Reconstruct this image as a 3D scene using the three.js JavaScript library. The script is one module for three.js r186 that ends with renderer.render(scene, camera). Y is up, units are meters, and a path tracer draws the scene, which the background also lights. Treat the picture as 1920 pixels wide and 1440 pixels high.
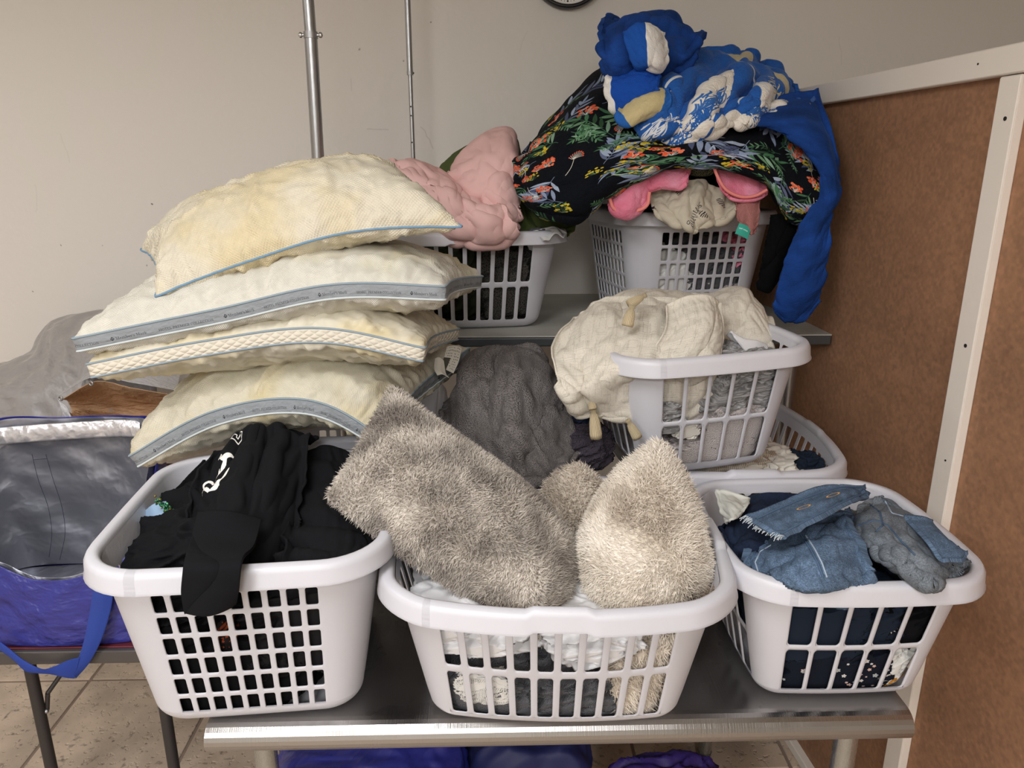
import * as THREE from 'three';
import { RoundedBoxGeometry } from 'three/addons/geometries/RoundedBoxGeometry.js';
import { ImprovedNoise } from 'three/addons/math/ImprovedNoise.js';
import { mergeGeometries, mergeVertices } from 'three/addons/utils/BufferGeometryUtils.js';
import { RectAreaLightUniformsLib } from 'three/addons/lights/RectAreaLightUniformsLib.js';
RectAreaLightUniformsLib.init();

// ------------------------------------------------------------------ camera, light, exposure
const scene = new THREE.Scene();
scene.background = new THREE.Color(0x000000);
const FPX = 1400, PITCH = 16.27 * Math.PI / 180, YAW = 1.5 * Math.PI / 180;
const camera = new THREE.PerspectiveCamera(2 * Math.atan(720 / FPX) * 180 / Math.PI, 4 / 3, 0.05, 30);
const CAM = new THREE.Vector3(0, 1.76, 0);
const FWD = new THREE.Vector3(Math.sin(YAW) * Math.cos(PITCH), -Math.sin(PITCH), -Math.cos(YAW) * Math.cos(PITCH));
const RGT = new THREE.Vector3(Math.cos(YAW), 0, Math.sin(YAW));
const UPV = new THREE.Vector3().crossVectors(RGT, FWD);
camera.position.copy(CAM);
camera.lookAt(CAM.clone().add(FWD));
scene.add(camera);

const renderer = new THREE.WebGLRenderer({ antialias: true });
renderer.toneMapping = THREE.LinearToneMapping;
renderer.toneMappingExposure = 1.0;
renderer.shadowMap.enabled = true;
renderer.shadowMap.type = THREE.PCFSoftShadowMap;

// four fluorescent ceiling panels: [x, z, width, length, intensity]
const CEIL = 2.75;
const PANELS = [
  [-0.6, 0.05, 0.60, 1.2, 13],
  [-2.2, -1.1, 0.60, 1.2, 4],
  [0.1, 2.0, 0.60, 1.2, 26],
  [-1.5, 2.0, 0.60, 1.2, 30],
];
const LAMP_COLOR = new THREE.Color().setRGB(1.0, 0.99, 1.0);
for (const [x, z, w, l, k] of PANELS) {
  const L = new THREE.RectAreaLight(LAMP_COLOR, k, w, l);
  L.position.set(x, CEIL - 0.03, z);
  L.rotation.x = -Math.PI / 2;
  L.castShadow = true;
  scene.add(L);
}

// ------------------------------------------------------------------ helpers
const V3 = (x, y, z) => new THREE.Vector3(x, y, z);
const clamp = (x, a, b) => Math.min(b, Math.max(a, x));
const lerp = (a, b, t) => a + (b - a) * t;
const smooth = (a, b, x) => { const t = clamp((x - a) / (b - a), 0, 1); return t * t * (3 - 2 * t); };
function rng(seed) { let s = seed >>> 0; return () => { s = (s + 0x6d2b79f5) >>> 0; let t = Math.imul(s ^ (s >>> 15), 1 | s); t = (t + Math.imul(t ^ (t >>> 7), 61 | t)) ^ t; return ((t ^ (t >>> 14)) >>> 0) / 4294967296; }; }
const perlin = new ImprovedNoise();
const N3 = (x, y, z) => perlin.noise(x, y, z);
function fbm(x, y, z, o = 4) { let a = 0.5, s = 0; for (let i = 0; i < o; i++) { s += a * N3(x, y, z); x = x * 2.03 + 7.1; y = y * 2.03 + 3.7; z = z * 2.03 + 1.3; a *= 0.5; } return s; }
const ridge = (n) => 1 - Math.min(1, Math.abs(n) * 2.2);
// a photo pixel is a direction; the distance comes from a plane the thing stands on or in
function ray(px, py) { return FWD.clone().addScaledVector(RGT, (px - 960) / FPX).addScaledVector(UPV, -(py - 720) / FPX); }
function atZ(px, py, z) { const d = ray(px, py); return d.multiplyScalar((z - CAM.z) / d.z).add(CAM); }
function atY(px, py, y) { const d = ray(px, py); return d.multiplyScalar((y - CAM.y) / d.y).add(CAM); }

const used = new Map();
function numbered(n) { const k = used.get(n) || 0; used.set(n, k + 1); return k ? n + '_' + String(k).padStart(3, '0') : n; }
function shade(o) { o.castShadow = true; o.receiveShadow = true; return o; }
function tag(o, label, category, group, kind) { o.userData.label = label; if (category) o.userData.category = category; if (group) o.userData.group = group; if (kind) o.userData.kind = kind; return o; }
function thing(name, label, category, group, pos) { const g = new THREE.Group(); g.name = numbered(name); scene.add(g); if (pos) g.position.copy(pos); return tag(g, label, category, group); }
function solo(name, geo, mat, label, category, group) { const m = shade(new THREE.Mesh(geo, mat)); m.name = numbered(name); scene.add(m); return tag(m, label, category, group); }
function part(name, geo, mat, parent, label) { const m = shade(new THREE.Mesh(geo, mat)); m.name = name; if (label) m.userData.label = label; parent.add(m); return m; }
function structure(name, geo, mat, label) { const m = shade(new THREE.Mesh(geo, mat)); m.name = numbered(name); m.userData = { kind: 'structure', label }; scene.add(m); return m; }
function box(x0, x1, y0, y1, z0, z1, r = 0) {
  const w = x1 - x0, h = y1 - y0, d = z1 - z0;
  const g = r ? new RoundedBoxGeometry(w, h, d, 2, r) : new THREE.BoxGeometry(w, h, d);
  const uv = g.attributes.uv, p = g.attributes.position, n = g.attributes.normal;
  for (let i = 0; i < uv.count; i++) {   // uv in metres
    const ax = Math.abs(n.getX(i)), ay = Math.abs(n.getY(i)), az = Math.abs(n.getZ(i));
    const X = p.getX(i) + (x0 + x1) / 2, Y = p.getY(i) + (y0 + y1) / 2, Z = p.getZ(i) + (z0 + z1) / 2;
    if (ay >= ax && ay >= az) uv.setXY(i, X, Z); else if (ax >= az) uv.setXY(i, Z, Y); else uv.setXY(i, X, Y);
  }
  return g.translate((x0 + x1) / 2, (y0 + y1) / 2, (z0 + z1) / 2);
}
function rod(a, b, r, seg = 16, r2 = r) {
  const d = b.clone().sub(a), g = new THREE.CylinderGeometry(r2, r, d.length(), seg, 1);
  g.applyQuaternion(new THREE.Quaternion().setFromUnitVectors(V3(0, 1, 0), d.clone().normalize()));
  return g.translate((a.x + b.x) / 2, (a.y + b.y) / 2, (a.z + b.z) / 2);
}
function tube(pts, r, seg = 40, rad = 8, closed = false) { return new THREE.TubeGeometry(new THREE.CatmullRomCurve3(pts, closed, 'centripetal'), seg, r, rad, closed); }
const strip = (g) => { const h = g.index ? g.toNonIndexed() : g; for (const k of Object.keys(h.attributes)) if (!['position', 'normal', 'uv'].includes(k)) h.deleteAttribute(k); return h; };
const join = (list) => mergeGeometries(list.map(strip));

// ------------------------------------------------------------------ textures (tileable, computed)
function hash2(x, y, s) { let h = Math.imul(x, 374761393) ^ Math.imul(y, 668265263) ^ Math.imul(s, 1442695041); h = Math.imul(h ^ (h >>> 13), 1274126177); return ((h ^ (h >>> 16)) >>> 0) / 4294967296; }
function tnoise(u, v, per, s) {          // value noise, period 1 in u and v
  const x = u * per, y = v * per, xi = Math.floor(x), yi = Math.floor(y), fx = x - xi, fy = y - yi;
  const m = (a) => ((a % per) + per) % per, a = fx * fx * (3 - 2 * fx), b = fy * fy * (3 - 2 * fy);
  const h = (i, j) => hash2(m(xi + i), m(yi + j), s);
  return lerp(lerp(h(0, 0), h(1, 0), a), lerp(h(0, 1), h(1, 1), a), b);
}
function tfbm(u, v, per, s, o = 4) { let a = 0.5, r = 0, t = 0; for (let i = 0; i < o; i++) { r += a * tnoise(u, v, per, s + i); t += a; per *= 2; a *= 0.5; } return r / t; }
function tex(size, fn, { srgb = false, rep = 1, repY } = {}) {   // fn(u, v) -> grey or [r, g, b], 0..1
  const d = new Uint8Array(size * size * 4);
  for (let j = 0; j < size; j++) for (let i = 0; i < size; i++) {
    const c = fn((i + 0.5) / size, (j + 0.5) / size), k = (j * size + i) * 4, g = typeof c === 'number';
    d[k] = clamp((g ? c : c[0]) * 255, 0, 255); d[k + 1] = clamp((g ? c : c[1]) * 255, 0, 255); d[k + 2] = clamp((g ? c : c[2]) * 255, 0, 255); d[k + 3] = 255;
  }
  const t = new THREE.DataTexture(d, size, size, THREE.RGBAFormat);
  t.wrapS = t.wrapT = THREE.RepeatWrapping; t.magFilter = THREE.LinearFilter; t.minFilter = THREE.LinearMipmapLinearFilter; t.generateMipmaps = true;
  t.repeat.set(rep, repY ?? rep); if (srgb) t.colorSpace = THREE.SRGBColorSpace; t.needsUpdate = true; return t;
}
function again(t, rep, repY) { const c = t.clone(); c.repeat.set(rep, repY ?? rep); c.needsUpdate = true; return c; }
function canvasTex(w, h, draw, { rep = 1, repY, wrap = true } = {}) {
  const c = document.createElement('canvas'); c.width = w; c.height = h; draw(c.getContext('2d'), w, h);
  const t = new THREE.CanvasTexture(c); t.colorSpace = THREE.SRGBColorSpace; t.wrapS = t.wrapT = wrap ? THREE.RepeatWrapping : THREE.ClampToEdgeWrapping; t.repeat.set(rep, repY ?? rep); return t;
}
const std = (o) => new THREE.MeshStandardMaterial(o);
const phy = (o) => new THREE.MeshPhysicalMaterial(o);
const hex = (h) => new THREE.Color(h);

// cell noise for terry loops, sherpa and pebbled surfaces
function worley(u, v, per, s) {
  const x = u * per, y = v * per, xi = Math.floor(x), yi = Math.floor(y); let best = 9;
  for (let j = -1; j <= 1; j++) for (let i = -1; i <= 1; i++) {
    const cx = xi + i, cy = yi + j, mx = ((cx % per) + per) % per, my = ((cy % per) + per) % per;
    const dx = cx + hash2(mx, my, s) - x, dy = cy + hash2(mx, my, s + 9) - y; best = Math.min(best, dx * dx + dy * dy);
  }
  return Math.sqrt(best);
}
const T = {
  terry: tex(256, (u, v) => clamp(1 - worley(u, v, 56, 3) * 1.1, 0, 1) * 0.75 + 0.25 * tfbm(u, v, 16, 5)),
  weave: tex(256, (u, v) => 0.5 + 0.25 * Math.sin(u * Math.PI * 2 * 64) * Math.sin(v * Math.PI * 2 * 64) + 0.25 * (tfbm(u, v, 32, 8) - 0.5)),
  twill: tex(256, (u, v) => 0.5 + 0.36 * Math.sin((u + v) * Math.PI * 2 * 40) + 0.22 * (tfbm(u, v, 64, 2) - 0.5)),
  plush: tex(256, (u, v) => 0.6 * tfbm(u, v, 48, 4, 3) + 0.4 * tfbm(u, v, 10, 6, 3)),
  crease: tex(512, (u, v) => { const a = tfbm(u + 0.1 * tfbm(u, v, 4, 21), v, 6, 20, 5); const b = tfbm(u, v + 0.1 * tfbm(u, v, 5, 25), 9, 23, 4); return 0.6 * (1 - Math.abs(a - 0.5) * 4) + 0.4 * (1 - Math.abs(b - 0.5) * 3); }),
  mottle: tex(256, (u, v) => tfbm(u, v, 5, 31, 6)),
};
// ------------------------------------------------------------------ the room
const X0 = -3.6, X1 = 2.6, ZB = -2.68, ZF = 3.4;
const wallTex = canvasTex(2048, 1024, (g, w, h) => {      // 4 m by 2 m of scuffed paint
  g.fillStyle = '#e6e2db'; g.fillRect(0, 0, w, h);
  const r = rng(11);
  for (let k = 0; k < 500; k++) { const x = r() * w, y = r() * h, s = 20 + r() * 120; g.fillStyle = r() < 0.5 ? 'rgba(234,228,224,0.10)' : 'rgba(222,221,212,0.10)'; g.beginPath(); g.ellipse(x, y, s * 0.5, s, 0, 0, 7); g.fill(); }
  for (let k = 0; k < 70; k++) { const x = r() * w, y = r() * h; g.fillStyle = 'rgba(70,64,60,' + (0.25 + 0.5 * r()) + ')'; g.beginPath(); g.ellipse(x, y, 0.5 + r() * 0.8, 0.7 + r() * 1.4, r() * 3, 0, 7); g.fill(); }
  for (let k = 0; k < 34; k++) { let x = r() * w, y = r() * h, a = r() * 6.3; g.strokeStyle = 'rgba(110,100,92,' + (0.06 + 0.14 * r()) + ')'; g.lineWidth = 0.5 + r() * 1.1; g.beginPath(); g.moveTo(x, y); for (let q = 0; q < 5; q++) { a += (r() - 0.5) * 0.35; x += Math.cos(a) * (4 + r() * 9); y += Math.sin(a) * (4 + r() * 9); g.lineTo(x, y); } g.stroke(); }
}, { rep: 0.25, repY: 0.5 });
const plasterBump = tex(256, (u, v) => tfbm(u, v, 24, 41, 4), { rep: 2 });
const wallMat = std({ map: wallTex, roughness: 0.82, bumpMap: plasterBump, bumpScale: 0.0012 });
const plainWall = std({ color: hex('#cdc6bb'), roughness: 0.85 });
const ceilMat = std({ color: hex('#dcd9d2'), roughness: 0.9 });
structure('wall_back', box(X0, X1, 0, CEIL, ZB - 0.12, ZB), wallMat, 'scuffed greige painted wall behind the laundry');
structure('wall_left', box(X0 - 0.12, X0, 0, CEIL, ZB, ZF), plainWall, 'greige painted side wall');
structure('wall_right', box(X1, X1 + 0.12, 0, CEIL, ZB, ZF), plainWall, 'greige painted side wall behind the partition');
structure('wall_front', box(X0, X1, 0, CEIL, ZF, ZF + 0.12), plainWall, 'greige painted wall facing the laundry');
structure('ceiling', box(X0 - 0.12, X1 + 0.12, CEIL, CEIL + 0.1, ZB - 0.12, ZF + 0.12), ceilMat, 'off-white ceiling');

// floor: grout slab with single tiles
const floor = structure('floor', box(X0 - 0.12, X1 + 0.12, -0.1, -0.004, ZB - 0.12, ZF + 0.12), std({ color: hex('#8d7d70'), roughness: 0.95 }), 'beige stone-look floor tiles with brown grout');
{
  const pit = tex(512, (u, v) => { const a = tfbm(u, v, 8, 51, 5), b = tfbm(u * 1 + 0.05 * a, v, 40, 55, 3); return clamp(0.75 + (a - 0.5) * 0.5 - (b > 0.66 ? (b - 0.66) * 4 : 0), 0, 1); });
  const stone = [0, 1, 2].map((s) => tex(256, (u, v) => { const a = tfbm(u, v, 4, 61 + s * 7, 5), b = tfbm(u, v, 30, 66 + s, 3), k = 0.90 + (a - 0.5) * 0.35 - (b > 0.7 ? (b - 0.7) * 1.6 : 0); return [0.83 * k, 0.755 * k, 0.675 * k]; }, { srgb: true, rep: 2.1 }));
  const mats = stone.map((m) => std({ map: m, roughness: 0.55, bumpMap: again(pit, 2.1), bumpScale: 0.003 }));
  const P = 0.469, S = 0.459, geos = [0, 1, 2, 3].map((k) => { const g = new RoundedBoxGeometry(S, 0.012, S, 1, 0.003); const uv = g.attributes.uv, p = g.attributes.position; for (let i = 0; i < uv.count; i++) uv.setXY(i, p.getX(i) + k * 0.37, p.getZ(i) + k * 0.61); return g; });
  let n = 0;
  for (let i = -5; i < 8; i++) for (let j = -1; j < 9; j++) {
    const x = -1.445 + P * (i + 0.5), z = -2.3 + P * (j + 0.5) ; if (x < X0 + 0.2 || x > X1 - 0.2 || z > 1.6 || z - P / 2 < ZB - 0.2) continue;
    const t = part('tile', geos[(i * 7 + j * 3 + 70) % 4], mats[(i * 5 + j * 2 + 50) % 3], floor); t.position.set(x, -0.006, z); n++;
  }
}
// ceiling light panels
for (const [x, z, w, l] of PANELS) {
  const g = thing('ceiling_light', x < -2 ? 'fluorescent ceiling panel beside the left wall' : z < 1 ? 'fluorescent ceiling panel in front of the steel table' : x > 0 ? 'fluorescent ceiling panel near the front wall on the partition side' : 'fluorescent ceiling panel near the front wall on the bag side', 'ceiling light', 'ceiling light panels', V3(x, CEIL, z));
  part('frame', join([box(-w / 2 - 0.03, -w / 2, -0.025, 0, -l / 2 - 0.03, l / 2 + 0.03), box(w / 2, w / 2 + 0.03, -0.025, 0, -l / 2 - 0.03, l / 2 + 0.03), box(-w / 2, w / 2, -0.025, 0, -l / 2 - 0.03, -l / 2), box(-w / 2, w / 2, -0.025, 0, l / 2, l / 2 + 0.03)]), std({ color: hex('#e8e8e6'), roughness: 0.5 }), g);
  part('diffuser', box(-w / 2, w / 2, -0.012, -0.002, -l / 2, l / 2), std({ color: hex('#f2f2f0'), emissive: hex('#fff4e4'), emissiveIntensity: 1.2, roughness: 0.6 }), g);
}

// ------------------------------------------------------------------ metals
const steelGrain = tex(512, (u, v) => 0.5 + 0.5 * (tfbm(u, v * 1, 8, 71, 2) - 0.5) + 0.5 * (hash2(Math.floor(v * 512), 3, 5) - 0.5) * 0.6, { rep: 3 });
const steelWear = tex(256, (u, v) => 0.55 + 0.5 * (tfbm(u, v, 6, 75, 5) - 0.5), { rep: 1.5 });
const steel = std({ color: new THREE.Color().setRGB(0.38, 0.37, 0.36), metalness: 1, roughness: 0.5, roughnessMap: steelWear, bumpMap: steelGrain, bumpScale: 0.0003 });
const zinc = std({ color: new THREE.Color().setRGB(0.42, 0.43, 0.44), metalness: 0.95, roughness: 0.34, bumpMap: again(T.mottle, 12), bumpScale: 0.0002 });
const zincDull = std({ color: new THREE.Color().setRGB(0.40, 0.40, 0.37), metalness: 0.75, roughness: 0.5, roughnessMap: again(T.mottle, 8) });
const shelfMat = std({ map: tex(512, (u, v) => { const a = 0.5 + 0.5 * (tfbm(u * 0.999, v, 3, 81, 3) - 0.5) + 0.35 * (tnoise(u, v * 1, 4, 83) - 0.5) + 0.3 * (hash2(1, Math.floor(v * 512), 7) - 0.5); return [0.70 * (0.8 + a * 0.4), 0.70 * (0.8 + a * 0.4), 0.67 * (0.8 + a * 0.4)]; }, { srgb: true, rep: 2.2 }), roughness: 0.5 });
const paintBlack = std({ color: hex('#3b3736'), roughness: 0.5, metalness: 0.3 });

// front prep table
const TT = 0.86;                     // table top height
{
  const g = thing('prep_table', 'stainless steel prep table with rolled front edge under the laundry baskets', 'table', undefined, V3(0.114, 0, -1.5));
  const hw = 0.6, zf = 0.46, zb = -0.45;     // local: front edge at z = -1.04
  const s = new THREE.Shape();               // profile across the depth: (z, y)
  s.moveTo(zb, TT); s.lineTo(zf - 0.03, TT);
  for (let k = 1; k <= 10; k++) { const a = Math.PI / 2 - k / 10 * Math.PI * 0.86; s.lineTo(zf - 0.03 + Math.cos(a) * 0.033, TT - 0.0275 + Math.sin(a) * 0.0275); }
  s.lineTo(zf - 0.03, TT - 0.045); s.lineTo(zf - 0.04, TT - 0.006); s.lineTo(zb, TT - 0.006); s.lineTo(zb, TT);
  const e = new THREE.ExtrudeGeometry(s, { depth: hw * 2, bevelEnabled: false, curveSegments: 12 });
  e.rotateY(-Math.PI / 2); e.translate(hw, 0, 0);      // (z, y, x) -> world
  part('top', e, steel, g);
  for (const s2 of [-hw, hw - 0.012]) part('side_hem', box(s2, s2 + 0.012, TT - 0.04, TT - 0.006, zb, zf - 0.035), steel, g);
  part('stiffener', box(-0.5, 0.5, TT - 0.05, TT - 0.008, -0.05, 0.05), zincDull, g);
  for (const [x, z] of [[-0.53, 0.38], [0.53, 0.38], [-0.53, -0.38], [0.53, -0.38]]) {
    const l = part('leg', rod(V3(x, 0.025, z), V3(x, TT - 0.007, z), 0.0205, 24), zincDull, g, 'round galvanised leg');
    part('gusset', rod(V3(x, TT - 0.07, z), V3(x, TT - 0.04, z), 0.027, 24), zincDull, l);
    part('foot', rod(V3(x, 0, z), V3(x, 0.03, z), 0.017, 16, 0.022), std({ color: hex('#55534f'), roughness: 0.6 }), l);
  }
}
// tall shelf table behind
const SH = 1.317;
{
  const g = thing('shelf_table', 'tall grey metal shelf table against the wall carrying two baskets', 'table', undefined, V3(0, 0, -2.32));
  part('top', box(-0.62, 0.93, SH - 0.004, SH, -0.355, 0.34, 0.0015), shelfMat, g);
  part('front_hem', box(-0.62, 0.93, SH - 0.03, SH - 0.0045, 0.318, 0.34, 0.004), std({ color: hex('#55575a'), roughness: 0.45, metalness: 0.6 }), g);
  for (const [x, z] of [[-0.56, 0.28], [0.84, 0.30], [-0.56, -0.3], [0.84, -0.3]]) part('leg', rod(V3(x, 0, z), V3(x, SH - 0.005, z), 0.0175, 20), zinc, g);
  part('under_shelf', box(-0.56, 0.84, 0.25, 0.262, -0.3, 0.28), shelfMat, g);
}
// clothes-rack poles that pass up in front of the wall
{
  const a = atZ(578, 0, -2.1), g = thing('clothes_rack_pole', 'thick grey metal pole with a bolted collar in front of the wall', 'pole', undefined, V3(a.x, 0, -2.1));
  const b = atZ(596, 305, -2.1), dx = b.x - a.x, cy = atZ(580, 66, -2.1).y;
  part('lower_tube', rod(V3(dx * 1.9, SH + 0.001, 0), V3(0, cy, 0), 0.0165, 24), zinc, g);
  part('base_flange', rod(V3(dx * 1.9, SH, 0), V3(dx * 1.9, SH + 0.012, 0), 0.035, 24, 0.03), zinc, g);
  part('upper_tube', rod(V3(0, cy, 0), V3(-0.003, CEIL, 0), 0.0148, 24), zinc, g);
  const c = part('collar', rod(V3(0, cy - 0.008, 0), V3(0, cy + 0.008, 0), 0.018, 24), zinc, g);
  for (const s of [-1, 1]) part('wing_bolt', join([rod(V3(s * 0.016, cy, 0.002), V3(s * 0.026, cy, 0.002), 0.0035, 10), new THREE.SphereGeometry(0.0075, 12, 8).scale(0.8, 1, 0.7).translate(s * 0.0255, cy, 0.002)]), std({ color: hex('#cfd0d0'), metalness: 1, roughness: 0.2 }), c);
}
{
  const a = atZ(764, 0, -2.5), g = thing('thin_pole', 'thin grey telescopic metal pole in front of the wall', 'pole', undefined, V3(a.x, 0, -2.5));
  const cy = atZ(764, 137, -2.5).y;
  part('lower_tube', rod(V3(0.001, SH + 0.001, 0), V3(0, cy, 0), 0.0068, 16), zinc, g);
  part('base_flange', rod(V3(0.001, SH, 0), V3(0.001, SH + 0.01, 0), 0.022, 20, 0.018), zinc, g);
  part('upper_tube', rod(V3(0, cy, 0), V3(0, CEIL, 0), 0.0092, 16), zinc, g);
  part('collar', rod(V3(0, cy - 0.006, 0), V3(0, cy + 0.006, 0), 0.0102, 16), zinc, g);
  const dot = std({ color: hex('#222222'), roughness: 0.5 });
  for (const d of [0.0, -0.098, -0.125, -0.205]) part('snap_button', rod(V3(d ? -0.001 : 0.009, cy + d, d ? 0.006 : 0), V3(d ? -0.001 : 0.0125, cy + d, d ? 0.0076 : 0), 0.0026, 10), dot, g);
}
// wall clock
{
  const c = atZ(1064, 18, ZB + 0.02), R = 0.125, g = thing('wall_clock', 'round wall clock with black rim and white dial', 'clock', undefined, V3(c.x + 0.001, c.y + R, ZB));
  const prof = [[0, 0.002], [R * 0.86, 0.002], [R * 0.99, 0.004], [R, 0.016], [R * 0.985, 0.034], [R * 0.94, 0.04], [R * 0.885, 0.034], [R * 0.87, 0.022], [R * 0.865, 0.012]].map(([x, y]) => new THREE.Vector2(x, y));
  part('rim', new THREE.LatheGeometry(prof, 72).rotateX(Math.PI / 2), std({ color: hex('#1c1c1f'), roughness: 0.35 }), g);
  const dial = canvasTex(512, 512, (q, w) => {
    q.fillStyle = '#f2f1ec'; q.fillRect(0, 0, w, w); q.translate(w / 2, w / 2); q.fillStyle = '#22201e'; q.textAlign = 'center'; q.textBaseline = 'middle'; q.font = '54px sans-serif';
    for (let k = 0; k < 60; k++) { const a = k / 60 * Math.PI * 2; q.beginPath(); q.arc(Math.sin(a) * 232, -Math.cos(a) * 232, k % 5 ? 3 : 7, 0, 7); q.fill(); }
    for (let k = 1; k <= 12; k++) { const a = k / 6 * Math.PI; q.fillText(String(k), Math.sin(a) * 190, -Math.cos(a) * 190 ); }
  }, { wrap: false });
  part('dial', new THREE.CircleGeometry(R * 0.87, 64).translate(0, 0, 0.013), std({ map: dial, roughness: 0.5 }), g);
  const hand = std({ color: hex('#161616'), roughness: 0.5 });
  part('hour_hand', box(-0.004, 0.004, -0.012, 0.055, 0.017, 0.019).rotateZ(-1.2), hand, g);
  part('minute_hand', box(-0.0028, 0.0028, -0.015, 0.085, 0.020, 0.022).rotateZ(0.9), hand, g);
}
// partition of hardboard with white painted battens
{
  const g = thing('partition_panel', 'brown hardboard partition framed by white painted battens', 'partition', undefined, V3(1.0, 0, -1.06));
  g.rotation.y = 4.5 * Math.PI / 180;     // local -z runs along the panel away from the camera; its face looks to -x
  const board = std({ map: tex(512, (u, v) => { const a = tfbm(u, v, 5, 91, 5), b = tfbm(u, v, 90, 95, 2), c = tfbm(u, v, 3, 97, 3); const k = 0.93 + (a - 0.5) * 0.16 + (b - 0.5) * 0.20 + (c - 0.5) * 0.1; return [0.645 * k, 0.48 * k, 0.36 * k]; }, { srgb: true, rep: 1.3 }), roughness: 0.72, bumpMap: again(T.weave, 14), bumpScale: 0.0003 });
  const white = std({ color: hex('#efe8de'), roughness: 0.55, bumpMap: again(T.mottle, 10), bumpScale: 0.0004 });
  const top = 1.975, zs = -0.40, zfar = -1.6;
  part('board', box(0.012, 0.024, 0.03, top, zs - 0.02, 0.55), board, g);
  part('board', box(0.012, 0.024, 0.03, top, zfar, zs - 0.0215), board, g);
  const t1 = part('top_batten', box(-0.012, 0.0125, top - 0.052, top + 0.001, zfar, 0.55, 0.004), white, g, 'white painted top batten');
  const st = part('upright_batten', box(-0.010, 0.0125, 0.03, top - 0.054, zs - 0.028, zs + 0.028, 0.004), white, g, 'white painted upright batten');
  part('foot_rail', box(-0.012, 0.05, 0, 0.03, zfar, 0.55, 0.004), white, g);
  const dark = std({ color: hex('#33302d'), roughness: 0.5, metalness: 0.4 });
  for (const y of [1.845, 1.41, 1.16]) part('screw', rod(V3(-0.0112, y, zs + 0.006), V3(-0.0095, y, zs + 0.006), y > 1.2 ? 0.004 : 0.0022, 10), dark, st);
  part('screw', rod(V3(-0.0132, top - 0.024, zs - 0.09), V3(-0.0115, top - 0.024, zs - 0.09), 0.002, 10), dark, t1);
}
// ------------------------------------------------------------------ plastic laundry baskets
const plastic = phy({ color: hex('#cdced5'), roughness: 0.42, clearcoat: 0.15, clearcoatRoughness: 0.4, bumpMap: again(T.mottle, 30), bumpScale: 0.0002 });
// o: w, d outer size at the rim, h height, taper (inset at the base), r corner radius, bow [front/back, sides] outward bulge, front/side: {n columns, u0, u1, gap} , rows [[t0, t1], ...]
function basketShape(o) {
  const th = 0.0028;
  const P = (side, u, t, off) => {       // side 0..3 straight walls (front, right, back, left), 4..7 the corners after them; t 0..1 height; off outward
    let inset = o.taper * (1 - t), y = o.h * t;
    const rb = o.rb;                      // rounded foot
    if (y < rb) { const q = Math.sqrt(Math.max(0, 1 - (1 - y / rb) ** 2)); inset += rb * 0.8 * (1 - q); }
    const a = o.w / 2 - inset + off, b = o.d / 2 - inset + off, r = o.r * (0.72 + 0.28 * t) - inset * 0.25 + off;
    const bulge = 0.4 + 0.6 * t; let x, z;
    const corner = (k, v) => {             // k-th corner, v 0..1
      const sx = [1, 1, -1, -1][k], sz = [1, -1, -1, 1][k], base = [Math.PI / 2, 0, -Math.PI / 2, Math.PI][k], th2 = base - v * Math.PI / 2;
      return [sx * (a - r) + Math.cos(th2) * r, sz * (b - r) + Math.sin(th2) * r];
    };
    if (side === 0) { x = lerp(-(a - r), a - r, u); z = b; }
    else if (side === 1) { x = a; z = lerp(b - r, -(b - r), u); }
    else if (side === 2) { x = lerp(a - r, -(a - r), u); z = -b; }
    else if (side === 3) { x = -a; z = lerp(-(b - r), b - r, u); }
    else [x, z] = corner(side - 4, u);
    // bow of the walls: a smooth push that leaves the corners
    const kx = x / a, kz = z / b, fx = Math.max(0, 1 - kx * kx), fz = Math.max(0, 1 - kz * kz);
    z += Math.sign(z) * o.bow[0] * fx * bulge * Math.abs(kz); x += Math.sign(x) * o.bow[1] * fz * bulge * Math.abs(kx);
    return [x, y, z];
  };
  return { P, th };
}
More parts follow.
